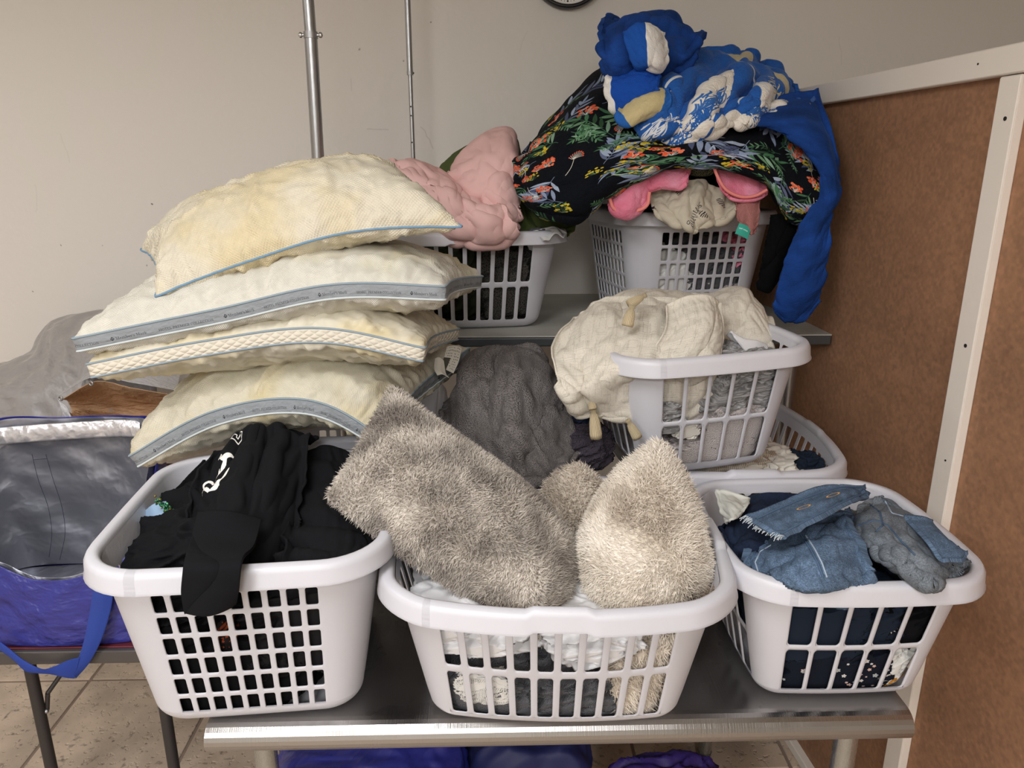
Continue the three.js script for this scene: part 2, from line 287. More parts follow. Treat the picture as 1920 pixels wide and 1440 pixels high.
function basketGeometry(o) {
  const { P, th } = basketShape(o), pos = [], idx = [];
  const put = (side, u, t, off) => { pos.push(...P(side, u, t, off)); return pos.length / 3 - 1; };
  const quad = (a, b, c, d) => idx.push(a, b, c, a, c, d);
  const grid = (side, u0, u1, t0, t1, nu, nt) => {
    for (const off of [0, -th]) {
      const base = pos.length / 3;
      for (let j = 0; j <= nt; j++) for (let i = 0; i <= nu; i++) put(side, lerp(u0, u1, i / nu), lerp(t0, t1, j / nt), off);
      for (let j = 0; j < nt; j++) for (let i = 0; i < nu; i++) { const a = base + j * (nu + 1) + i, b = a + 1, c = b + nu + 1, d = a + nu + 1; off ? quad(d, c, b, a) : quad(a, b, c, d); }
    }
  };
  const K = 6;
  const holeCell = (side, u0, u1, t0, t1, hu, ht, ru, rt) => {    // a hole with rounded corners in the middle of a cell
    const out = [], inn = [], cu = (u0 + u1) / 2, ct = (t0 + t1) / 2;
    const corner = [[1, -1], [1, 1], [-1, 1], [-1, -1]];
    for (let q = 0; q < 4; q++) for (let k = 0; k <= K; k++) {
      const f = k / K, [sx, sy] = corner[q], ang = -Math.PI / 2 + q * Math.PI / 2 + f * Math.PI / 2;
      inn.push([cu + sx * (hu - ru) + Math.cos(ang) * ru, ct + sy * (ht - rt) + Math.sin(ang) * rt]);
      // outer rectangle, half a side before the corner and half after it
      const px = [[lerp(0, 1, f * 2), -1], [1, lerp(-1, 0, f * 2 - 1)]], pa = f <= 0.5 ? [Math.min(1, f * 2), -1] : [1, lerp(-1, 0, f * 2 - 1)];
      let [x, y] = pa; for (let r = 0; r < q; r++) [x, y] = [-y, x];
      out.push([cu + x * (u1 - u0) / 2, ct + y * (t1 - t0) / 2]);
    }
    const n = out.length, bevel = 0.0012;
    const mid = inn.map(([u, t]) => [cu + (u - cu) * 1.10, ct + (t - ct) * 1.06]);
    const rings = [[out, 0], [mid, 0], [inn, -bevel], [inn, -th]].map(([list, off]) => list.map(([u, t]) => put(side, u, t, off)));
    const back = [[inn, -th], [out, -th]].map(([list, off]) => list.map(([u, t]) => put(side, u, t, off)));
    for (const [A, B] of [[rings[0], rings[1]], [rings[1], rings[2]], [rings[2], rings[3]], [back[0], back[1]]])
      for (let k = 0; k < n; k++) { const l = (k + 1) % n; quad(A[k], A[l], B[l], B[k]); }
  };
  const tTop = 0.985;
  for (let s = 0; s < 4; s++) {
    const c = s % 2 ? o.side : o.front, rows = o.rows, tA = rows[0][0], tB = rows[rows.length - 1][1];
    grid(s, 0, 1, 0, 0.10, 14, 8); grid(s, 0, 1, 0.10, tA, 14, 1); grid(s, 0, 1, tB, tTop, 14, 2);
    if (c.u0 > 0) { grid(s, 0, c.u0, tA, tB, 2, 6); grid(s, c.u1, 1, tA, tB, 2, 6); }
    const du = (c.u1 - c.u0) / c.n;
    for (const [t0, t1] of rows) for (let k = 0; k < c.n; k++) {
      const u0 = c.u0 + du * k;
      holeCell(s, u0, u0 + du, t0, t1, du / 2 * (1 - c.gap), (t1 - t0) / 2 * (1 - o.rowGap), du * c.round, o.roundT);
    }
  }
  for (let s = 4; s < 8; s++) { grid(s, 0, 1, 0, 0.10, 12, 8); grid(s, 0, 1, 0.10, tTop, 12, 8); }
  // floor plate
  const ring = []; for (const s of [0, 4, 1, 5, 2, 6, 3, 7]) for (let k = 0; k < 8; k++) ring.push([s, k / 8]);
  for (const lift of [0, 0.004]) {
    const c = pos.length / 3; pos.push(0, lift, 0); const e = ring.map(([s, u]) => { const p = P(s, u, 0, 0); pos.push(p[0], lift, p[2]); return pos.length / 3 - 1; });
    for (let k = 0; k < e.length; k++) { const l = (k + 1) % e.length; lift ? idx.push(c, e[k], e[l]) : idx.push(c, e[l], e[k]); }
  }
  const g = new THREE.BufferGeometry(); g.setAttribute('position', new THREE.Float32BufferAttribute(pos, 3)); g.setIndex(idx);
  const uv = new Float32Array(pos.length / 3 * 2); for (let i = 0; i < uv.length / 2; i++) { uv[2 * i] = pos[3 * i] + pos[3 * i + 2]; uv[2 * i + 1] = pos[3 * i + 1]; }
  g.setAttribute('uv', new THREE.BufferAttribute(uv, 2)); g.computeVertexNormals();
  return g;
}
function rimGeometry(o) {
  const { P } = basketShape(o), L = o.lip ?? 0.024, H = o.lipH ?? 0.034;
  const prof = [[-0.003, -0.012], [-0.0025, 0], [0.001, 0.0055], [0.006, 0.0075], [L * 0.72, 0.006], [L - 0.003, 0.002], [L, -0.004], [L + 0.0015, -H + 0.003], [L + 0.0035, -H], [L + 0.001, -H - 0.0015], [L - 0.003, -H + 0.002], [L - 0.004, -0.006], [0.004, -0.001], [0.001, -0.006], [-0.001, -0.013]];
  const st = []; for (const s of [0, 4, 1, 5, 2, 6, 3, 7]) { const n = s < 4 ? 30 : 10; for (let k = 0; k < n; k++) st.push([s, k / n]); }
  const pos = [], idx = [], uv = [], m = prof.length, n = st.length;
  st.forEach(([s, u], k) => prof.forEach(([off, dy]) => {
    let lift = 0, inn = 0;
    if (o.notch && (s === 0 || s === 2)) { const q = smooth(0.385, 0.40, u) * (1 - smooth(0.60, 0.615, u)); lift = 0.005 * q; inn = -0.003 * q; }
    if (o.notch && (s === 1 || s === 3)) { const q = smooth(0.30, 0.33, u) * (1 - smooth(0.67, 0.70, u)); lift = 0.006 * q; }
    const p = P(s, u, 1, off + (off > 0.01 ? inn : 0)); pos.push(p[0], p[1] + dy + lift, p[2]); uv.push(k / n * 2, off + dy);
  }));
  for (let k = 0; k < n; k++) for (let i = 0; i < m; i++) { const a = k * m + i, b = ((k + 1) % n) * m + i, c = ((k + 1) % n) * m + (i + 1) % m, d = k * m + (i + 1) % m; idx.push(a, b, c, a, c, d); }
  const g = new THREE.BufferGeometry(); g.setAttribute('position', new THREE.Float32BufferAttribute(pos, 3)); g.setAttribute('uv', new THREE.Float32BufferAttribute(uv, 2)); g.setIndex(idx); g.computeVertexNormals(); return g;
}
const KIND = {
  square: { w: 0.432, d: 0.442, h: 0.32, taper: 0.047, r: 0.085, rb: 0.035, bow: [0.004, 0.004], front: { n: 9, u0: 0.0, u1: 1, gap: 0.33, round: 0.10 }, side: { n: 9, u0: 0.0, u1: 1, gap: 0.33, round: 0.10 }, rows: [0, 1, 2, 3, 4, 5].map((k) => [0.075 + k * 0.132, 0.075 + (k + 1) * 0.132]), rowGap: 0.21, roundT: 0.013, lip: 0.021, lipH: 0.027 },
  oval: { w: 0.50, d: 0.40, h: 0.27, taper: 0.047, r: 0.058, rb: 0.035, bow: [0.042, 0.026], front: { n: 10, u0: 0.0, u1: 1, gap: 0.31, round: 0.12 }, side: { n: 7, u0: 0.0, u1: 1, gap: 0.31, round: 0.12 }, rows: [[0.075, 0.48], [0.48, 0.93]], rowGap: 0.13, roundT: 0.025, lip: 0.021, lipH: 0.027, notch: true },
  hip: { w: 0.37, d: 0.362, h: 0.265, taper: 0.047, r: 0.058, rb: 0.035, bow: [0.014, 0.014], front: { n: 5, u0: 0.0, u1: 1, gap: 0.17, round: 0.13 }, side: { n: 5, u0: 0.0, u1: 1, gap: 0.17, round: 0.13 }, rows: [[0.065, 0.47], [0.47, 0.955]], rowGap: 0.09, roundT: 0.035, lip: 0.021, lipH: 0.027 },
};
KIND.hipTall = { ...KIND.hip };
const shapes = {};
function basket(kind, label, pos, turn = 0, tilt = [0, 0]) {
  if (!shapes[kind]) shapes[kind] = [basketGeometry(KIND[kind]), rimGeometry(KIND[kind])];
  const g = thing('laundry_basket', label, 'laundry basket', undefined, pos);
  g.rotation.set(tilt[0], turn, tilt[1]);
  part('body', shapes[kind][0], plastic, g); part('rim', shapes[kind][1], plastic, g);
  g.updateMatrixWorld(true);
  const inv = g.matrixWorld.clone().invert(), o = KIND[kind];
  // keeps a world point inside the basket (margin m) below its rim
  g.fit = (p, m = 0.007) => {
    const q = p.clone().applyMatrix4(inv); if (q.y > o.h * 1.02) return p;
    q.y = Math.max(q.y, 0.006 + m); const t = clamp(q.y / o.h, 0, 1);
    let inset = o.taper * (1 - t); if (q.y < o.rb) inset += o.rb * 0.8 * (1 - Math.sqrt(Math.max(0, 1 - (1 - q.y / o.rb) ** 2)));
    const bulge = 0.4 + 0.6 * t, a0 = o.w / 2 - inset - m - 0.003, b0 = o.d / 2 - inset - m - 0.003;
    const a = a0 + o.bow[1] * Math.max(0, 1 - (q.z / b0) ** 2) * bulge * 0.9, b = b0 + o.bow[0] * Math.max(0, 1 - (q.x / a0) ** 2) * bulge * 0.9, r = o.r * 0.8;
    const cx = clamp(q.x, -(a - r), a - r), cz = clamp(q.z, -(b - r), b - r), dx = q.x - cx, dz = q.z - cz, d = Math.hypot(dx, dz);
    if (d > r) { q.x = cx + dx / d * r; q.z = cz + dz / d * r; }
    return q.applyMatrix4(g.matrixWorld);
  };
  g.local = (x, y, z) => V3(x, y, z).applyMatrix4(g.matrixWorld);
  return g;
}
const R = (d) => d * Math.PI / 180;
const bLeft = basket('square', 'white square-holed laundry basket full of black clothes at the table corner', V3(-0.416, TT, -1.236), R(4.5));
const bMid = basket('oval', 'white oval laundry basket holding the two fluffy cushions on the steel table', V3(0.106, TT, -1.20), R(-2.5));
const bRight = basket('hip', 'white laundry basket full of blue jeans beside the brown partition', V3(0.602, TT, -1.226), R(0));
const bRear = basket('oval', 'white laundry basket of pale printed clothes behind the jeans basket', V3(0.55, TT, -1.735), R(90));
const bLinen = basket('hip', 'white laundry basket holding the linen curtain, perched on other baskets', V3(0.425, 1.142, -1.58), R(10), [R(0), R(2)]);
const bPink = basket('oval', 'white laundry basket under the pink comforter on the shelf', V3(-0.085, SH, -2.235), R(3));
const bTop = basket('square', 'white square-holed laundry basket under the floral blanket on the shelf', V3(0.535, SH, -2.24), R(11));
const bBack = basket('square', 'white laundry basket under the pillow stack behind the black clothes', V3(-0.36, TT, -1.79), R(2));
// ------------------------------------------------------------------ cloth: position-based simulation on meshes
// X positions; edges [a, b, rest, stiffness]; opt: steps, iters, gravity, drag, anchors [[i, x, y, z, w]], pressure {tris, k}, collide(p, i), gap (self collision)
function relax(X, E, opt) {
  const n = X.length / 3, Pv = X.slice(), m = E.length / 4, { steps = 60, iters = 5, gravity = 0, drag = 0.9 } = opt;
  const W = opt.mass || null, F = new Float32Array(X.length), tmp = V3(0, 0, 0);
  for (let s = 0; s < steps; s++) {
    F.fill(0);
    if (opt.pressure) {
      const t = opt.pressure.tris, k = opt.pressure.k;
      for (let q = 0; q < t.length; q += 3) {
        const a = t[q] * 3, b = t[q + 1] * 3, c = t[q + 2] * 3;
        const ux = X[b] - X[a], uy = X[b + 1] - X[a + 1], uz = X[b + 2] - X[a + 2], vx = X[c] - X[a], vy = X[c + 1] - X[a + 1], vz = X[c + 2] - X[a + 2];
        const nx = (uy * vz - uz * vy) * k, ny = (uz * vx - ux * vz) * k, nz = (ux * vy - uy * vx) * k;
        F[a] += nx; F[a + 1] += ny; F[a + 2] += nz; F[b] += nx; F[b + 1] += ny; F[b + 2] += nz; F[c] += nx; F[c + 1] += ny; F[c + 2] += nz;
      }
    }
    for (let i = 0; i < n * 3; i++) { const v = (X[i] - Pv[i]) * drag; Pv[i] = X[i]; X[i] += clamp(v, -0.01, 0.01) + F[i] - (i % 3 === 1 ? gravity : 0); }
    if (opt.anchors) for (const [i, x, y, z, w] of opt.anchors) { X[3 * i] += (x - X[3 * i]) * w; X[3 * i + 1] += (y - X[3 * i + 1]) * w; X[3 * i + 2] += (z - X[3 * i + 2]) * w; }
    for (let it = 0; it < iters; it++) for (let q = 0; q < m; q++) {
      const a = E[4 * q] * 3, b = E[4 * q + 1] * 3, L = E[4 * q + 2], st = E[4 * q + 3];
      const dx = X[b] - X[a], dy = X[b + 1] - X[a + 1], dz = X[b + 2] - X[a + 2], d = Math.sqrt(dx * dx + dy * dy + dz * dz) + 1e-9;
      const k = (d - L) / d * 0.5 * st; X[a] += dx * k; X[a + 1] += dy * k; X[a + 2] += dz * k; X[b] -= dx * k; X[b + 1] -= dy * k; X[b + 2] -= dz * k;
    }
    if (opt.gap && s % 2 === 0) selfPush(X, opt.gap, opt.near);
    if (opt.collide) for (let i = 0; i < n; i++) { tmp.set(X[3 * i], X[3 * i + 1], X[3 * i + 2]); const r = opt.collide(tmp, i); if (r) { X[3 * i] = r.x; X[3 * i + 1] = r.y; X[3 * i + 2] = r.z; } }
  }
  return X;
}
function selfPush(X, gap, near) {
  const n = X.length / 3, H = new Map(), key = (x, y, z) => (x * 73856093) ^ (y * 19349663) ^ (z * 83492791), c = 1 / gap;
  for (let i = 0; i < n; i++) { const k = key(Math.floor(X[3 * i] * c), Math.floor(X[3 * i + 1] * c), Math.floor(X[3 * i + 2] * c)); const l = H.get(k); l ? l.push(i) : H.set(k, [i]); }
  for (let i = 0; i < n; i++) {
    const ix = Math.floor(X[3 * i] * c), iy = Math.floor(X[3 * i + 1] * c), iz = Math.floor(X[3 * i + 2] * c);
    for (let a = -1; a <= 1; a++) for (let b = -1; b <= 1; b++) for (let d = -1; d <= 1; d++) {
      const l = H.get(key(ix + a, iy + b, iz + d)); if (!l) continue;
      for (const j of l) {
        if (j <= i || (near && near(i, j))) continue;
        const dx = X[3 * j] - X[3 * i], dy = X[3 * j + 1] - X[3 * i + 1], dz = X[3 * j + 2] - X[3 * i + 2], q = dx * dx + dy * dy + dz * dz;
        if (q < gap * gap && q > 1e-12) { const dd = Math.sqrt(q), k = (gap - dd) / dd * 0.4; X[3 * i] -= dx * k; X[3 * i + 1] -= dy * k; X[3 * i + 2] -= dz * k; X[3 * j] += dx * k; X[3 * j + 1] += dy * k; X[3 * j + 2] += dz * k; }
      }
    }
  }
}
const cr = (a, b, c, d, t) => 0.5 * (2 * b + (c - a) * t + (2 * a - 5 * b + 4 * c - d) * t * t + (3 * b - a - 3 * c + d) * t * t * t);
function bicubic(C, u, v) {               // C rows of Vector3, u along columns, v along rows, 0..1
  const nr = C.length, nc = C[0].length, x = clamp(u, 0, 1) * (nc - 1), y = clamp(v, 0, 1) * (nr - 1), i = Math.min(nc - 2, Math.floor(x)), j = Math.min(nr - 2, Math.floor(y)), fx = x - i, fy = y - j;
  const get = (r, c) => { const R0 = clamp(r, 0, nr - 1), C0 = clamp(c, 0, nc - 1); let p = C[R0][C0]; if (c < 0 || c >= nc) { const q = C[R0][c < 0 ? 1 : nc - 2]; p = p.clone().multiplyScalar(2).sub(q); } if (r < 0 || r >= nr) { const q = C[r < 0 ? 1 : nr - 2][C0]; p = p.clone().multiplyScalar(2).sub(q); } return p; };
  const row = (r) => { const a = get(r, i - 1), b = get(r, i), c = get(r, i + 1), d = get(r, i + 2); return [cr(a.x, b.x, c.x, d.x, fx), cr(a.y, b.y, c.y, d.y, fx), cr(a.z, b.z, c.z, d.z, fx)]; };
  const A = row(j - 1), B = row(j), Cc = row(j + 1), D = row(j + 2);
  return V3(cr(A[0], B[0], Cc[0], D[0], fy), cr(A[1], B[1], Cc[1], D[1], fy), cr(A[2], B[2], Cc[2], D[2], fy));
}
function gridEdges(nu, nv, X, ex, stiffBend = 0.35) {
  const E = [], id = (i, j) => j * nu + i, len = (a, b) => Math.hypot(X[3 * a] - X[3 * b], X[3 * a + 1] - X[3 * b + 1], X[3 * a + 2] - X[3 * b + 2]);
  // rest lengths from the mean of each row and column, so that the sheet is an even cloth
  for (let j = 0; j < nv; j++) for (let i = 0; i < nu; i++) {
    if (i + 1 < nu) E.push(id(i, j), id(i + 1, j), len(id(i, j), id(i + 1, j)) * ex[0], 1);
    if (j + 1 < nv) E.push(id(i, j), id(i, j + 1), len(id(i, j), id(i, j + 1)) * ex[1], 1);
    if (i + 1 < nu && j + 1 < nv) { const s = (ex[0] + ex[1]) / 2; E.push(id(i, j), id(i + 1, j + 1), len(id(i, j), id(i + 1, j + 1)) * s, 0.4, id(i + 1, j), id(i, j + 1), len(id(i + 1, j), id(i, j + 1)) * s, 0.4); }
    if (i + 2 < nu) E.push(id(i, j), id(i + 2, j), (len(id(i, j), id(i + 1, j)) + len(id(i + 1, j), id(i + 2, j))) * ex[0], stiffBend);
    if (j + 2 < nv) E.push(id(i, j), id(i, j + 2), (len(id(i, j), id(i, j + 1)) + len(id(i, j + 1), id(i, j + 2))) * ex[1], stiffBend);
  }
  return new Float32Array(E);
}
function smoothGrid(X, nu, nv, passes, k = 0.5) {
  for (let p = 0; p < passes; p++) {
    const Y = X.slice();
    for (let j = 0; j < nv; j++) for (let i = 0; i < nu; i++) for (let c = 0; c < 3; c++) {
      let s = 0, w = 0; const q = (a, b) => { if (a >= 0 && a < nu && b >= 0 && b < nv) { s += Y[3 * (b * nu + a) + c]; w++; } };
      const edge = i === 0 || i === nu - 1 || j === 0 || j === nv - 1;
      if (!edge) { q(i - 1, j); q(i + 1, j); q(i, j - 1); q(i, j + 1); } else if (i === 0 || i === nu - 1) { q(i, j - 1); q(i, j + 1); } else { q(i - 1, j); q(i + 1, j); }
      const z = 3 * (j * nu + i) + c; X[z] = lerp(Y[z], s / w, k);
    }
  }
}
function finer(X, nu, nv, f = 2) {         // resample a grid f times finer
  const C = []; for (let j = 0; j < nv; j++) { const r = []; for (let i = 0; i < nu; i++) r.push(V3(X[3 * (j * nu + i)], X[3 * (j * nu + i) + 1], X[3 * (j * nu + i) + 2])); C.push(r); }
  const mu = (nu - 1) * f + 1, mv = (nv - 1) * f + 1, Y = new Float32Array(mu * mv * 3);
  for (let j = 0; j < mv; j++) for (let i = 0; i < mu; i++) { const p = bicubic(C, i / (mu - 1), j / (mv - 1)); Y.set([p.x, p.y, p.z], 3 * (j * mu + i)); }
  return [Y, mu, mv];
}
function sheet(X, nu, nv, th, size) {      // a grid as cloth with thickness and rounded hems; uv in metres
  const n = nu * nv, nor = new Float32Array(n * 3), idx = [], p = (i, c) => X[3 * i + c];
  for (let j = 0; j < nv; j++) for (let i = 0; i < nu; i++) {
    const a = j * nu + Math.max(0, i - 1), b = j * nu + Math.min(nu - 1, i + 1), c = Math.max(0, j - 1) * nu + i, d = Math.min(nv - 1, j + 1) * nu + i;
    const ux = p(b, 0) - p(a, 0), uy = p(b, 1) - p(a, 1), uz = p(b, 2) - p(a, 2), vx = p(d, 0) - p(c, 0), vy = p(d, 1) - p(c, 1), vz = p(d, 2) - p(c, 2);
    let x = vy * uz - vz * uy, y = vz * ux - vx * uz, z = vx * uy - vy * ux; const l = Math.hypot(x, y, z) + 1e-12; nor.set([x / l, y / l, z / l], 3 * (j * nu + i));
  }
  const pos = new Float32Array(n * 6), uv = new Float32Array(n * 4);
  for (let j = 0; j < nv; j++) for (let i = 0; i < nu; i++) {
    const k = j * nu + i;
    for (let c = 0; c < 3; c++) { pos[3 * k + c] = X[3 * k + c] + nor[3 * k + c] * th / 2; pos[3 * (n + k) + c] = X[3 * k + c] - nor[3 * k + c] * th / 2; }
    const u = i / (nu - 1) * size[0], v = (1 - j / (nv - 1)) * size[1]; uv[2 * k] = uv[2 * (n + k)] = u; uv[2 * k + 1] = uv[2 * (n + k) + 1] = v;
  }
  for (let j = 0; j < nv - 1; j++) for (let i = 0; i < nu - 1; i++) { const a = j * nu + i, b = a + 1, c = b + nu, d = a + nu; idx.push(a, d, c, a, c, b, n + a, n + c, n + d, n + a, n + b, n + c); }
  const rim = (a, b) => idx.push(a, b, n + b, a, n + b, n + a);
  for (let i = 0; i < nu - 1; i++) { rim(i, i + 1); rim((nv - 1) * nu + i + 1, (nv - 1) * nu + i); }
  for (let j = 0; j < nv - 1; j++) { rim((j + 1) * nu, j * nu); rim(j * nu + nu - 1, (j + 1) * nu + nu - 1); }
  const g = new THREE.BufferGeometry(); g.setAttribute('position', new THREE.BufferAttribute(pos, 3)); g.setAttribute('uv', new THREE.BufferAttribute(uv, 2)); g.setIndex(idx); g.computeVertexNormals(); return g;
}
// cloth laid out over control points [px, py, z] (or Vector3) and let buckle: ex = extra cloth in u and v
// a control point: [px, py, z] on an upright plane, or [px, py, 0, y] at a known height
const spot = (q) => (q.isVector3 ? q : q.length === 4 ? atY(q[0], q[1], q[3]) : atZ(q[0], q[1], q[2]));
function drape(o) {
  const C = o.ctrl.map((r) => r.map(spot));
  const { nu = 60, nv = 60, seed = 1, anchor = 0.06, every = 6, steps = 60, freq = 14 } = o, ex = (o.ex || [1.1, 1.1]).map((e) => 1 + (e - 1) * 0.5), rough = (o.rough ?? 0.004) * 0.55;
  let X = new Float32Array(nu * nv * 3);
  for (let j = 0; j < nv; j++) for (let i = 0; i < nu; i++) { const p = bicubic(C, i / (nu - 1), j / (nv - 1)); X.set([p.x, p.y, p.z], 3 * (j * nu + i)); }
  let Lu = 0, Lv = 0; const mj = nv >> 1, mi = nu >> 1, D = (a, b) => Math.hypot(X[3 * a] - X[3 * b], X[3 * a + 1] - X[3 * b + 1], X[3 * a + 2] - X[3 * b + 2]);
  for (let i = 0; i + 1 < nu; i++) Lu += D(mj * nu + i, mj * nu + i + 1); for (let j = 0; j + 1 < nv; j++) Lv += D(j * nu + mi, j * nu + nu + mi);
  if (steps) {
    const E = gridEdges(nu, nv, X, ex, o.bend ?? 0.3), anchors = [];
    for (let j = 0; j < nv; j++) for (let i = 0; i < nu; i++) {
      const hem = i === 0 || j === 0 || i === nu - 1 || j === nv - 1, on = (i % every === (seed % every) && j % every === ((seed * 3) % every));
      if (on || hem) { const k = j * nu + i; anchors.push([k, X[3 * k], X[3 * k + 1], X[3 * k + 2], hem ? (o.hem ?? anchor * 0.5) : anchor]); }
    }
    const S = o.stretch || [1, 1];
    for (let j = 0; j < nv; j++) for (let i = 0; i < nu; i++) { const k = 3 * (j * nu + i), u = i / nu * Lu * S[0], v = j / nv * Lv * S[1]; X[k] += rough * fbm(u * freq + seed, v * freq, 1.7 + seed, 3); X[k + 1] += rough * fbm(u * freq, v * freq + seed, 8.1 + seed, 3); X[k + 2] += 2.2 * rough * fbm(u * freq, v * freq, 3.3 + seed * 1.7, 3); }
    relax(X, E, { steps, iters: o.iters ?? 5, gravity: o.gravity ?? 0.00012, drag: 0.85, anchors, collide: o.collide, gap: o.gap, near: o.gap ? (a, b) => Math.abs(a % nu - b % nu) < 3 && Math.abs((a / nu | 0) - (b / nu | 0)) < 3 : null });
    smoothGrid(X, nu, nv, o.soft ?? 1, 0.5);
  }
  let mu = nu, mv = nv; if ((o.fine ?? 2) > 1) [X, mu, mv] = finer(X, nu, nv, o.fine ?? 2);
  if (o.detail) o.detail(X, mu, mv, Lu, Lv);
  if (o.fit) { const p = V3(0, 0, 0); for (let k = 0; k < mu * mv; k++) { p.set(X[3 * k], X[3 * k + 1], X[3 * k + 2]); const r = o.fit(p, 0.008); X[3 * k] = r.x; X[3 * k + 1] = r.y; X[3 * k + 2] = r.z; } }
  const g = sheet(X, mu, mv, o.th ?? 0.004, o.size || [Lu * ex[0], Lv * ex[1]]);
  g.userData = { Lu: Lu * ex[0], Lv: Lv * ex[1] };
  return o.keep ? { g, X, nu: mu, nv: mv } : g;
}
// a crumpled lump of cloth: ridged folds on an ellipsoid, kept inside by fit()
function wad(c, r, seed, o = {}) {
  const g = mergeVertices(new THREE.IcosahedronGeometry(1, o.detail ?? 40).deleteAttribute('normal').deleteAttribute('uv'), 1e-5), p = g.attributes.position, q = V3(0, 0, 0), uv = new Float32Array(p.count * 2);
  const f = o.freq ?? 2.2, amp = o.amp ?? 0.2, sq = o.square ?? 0.75, A = o.axis || V3(1, 0.6, 0.2).normalize();
  for (let i = 0; i < p.count; i++) {
    q.fromBufferAttribute(p, i).normalize(); const d = q.clone();
    const along = d.dot(A), w = d.clone().addScaledVector(A, -along * (o.stretch ?? 0.6));
    const wx = fbm(w.x * 1.3 + seed, w.y * 1.3, w.z * 1.3, 2) * 1.1, wy = fbm(w.x * 1.3, w.y * 1.3 + seed * 2.1, w.z * 1.3 + 4, 2) * 1.1;
    const n1 = ridge(fbm(w.x * f + wx + seed * 3.1, w.y * f + wy, w.z * f + 5.2, 2) * 1.6), n2 = ridge(fbm(w.x * f * 2.3 + wy + 9.4, w.y * f * 2.3 - wx, w.z * f * 2.3 + seed, 2) * 1.5);
    const k = 1 - amp + amp * (0.72 * n1 * n1 + 0.38 * n2) + 0.10 * fbm(d.x * 1.5 + seed, d.y * 1.5, d.z * 1.5, 2);
    const s = (v) => Math.sign(v) * Math.pow(Math.abs(v), sq);
    const l = Math.pow(Math.abs(d.x) ** (2 / sq) + Math.abs(d.y) ** (2 / sq) + Math.abs(d.z) ** (2 / sq), -sq / 2);
    q.set(d.x * l * r[0] * k, d.y * l * r[1] * k, d.z * l * r[2] * k);
    if (o.turn) q.applyAxisAngle(V3(0, 1, 0), o.turn);
    q.add(c); const t = o.fit ? o.fit(q, o.margin) : q; p.setXYZ(i, t.x, t.y, t.z);
    uv[2 * i] = t.x + t.z * 0.6 + 3; uv[2 * i + 1] = t.y + t.z * 0.35 + 3;
  }
  g.setAttribute('uv', new THREE.BufferAttribute(uv, 2)); g.computeVertexNormals(); return g;
}
// moves a world-space geometry under a Group placed at the thing's base
function settle(name, geo, mat, label, category, group) {
  geo.computeBoundingBox(); const b = geo.boundingBox, c = V3((b.min.x + b.max.x) / 2, b.min.y, (b.min.z + b.max.z) / 2); geo.translate(-c.x, -c.y, -c.z);
  const m = solo(name, geo, mat, label, category, group); m.position.copy(c); return m;
}
function addPart(name, geo, mat, parent, label) { parent.updateMatrixWorld(true); geo.applyMatrix4(parent.matrixWorld.clone().invert()); return part(name, geo, mat, parent, label); }
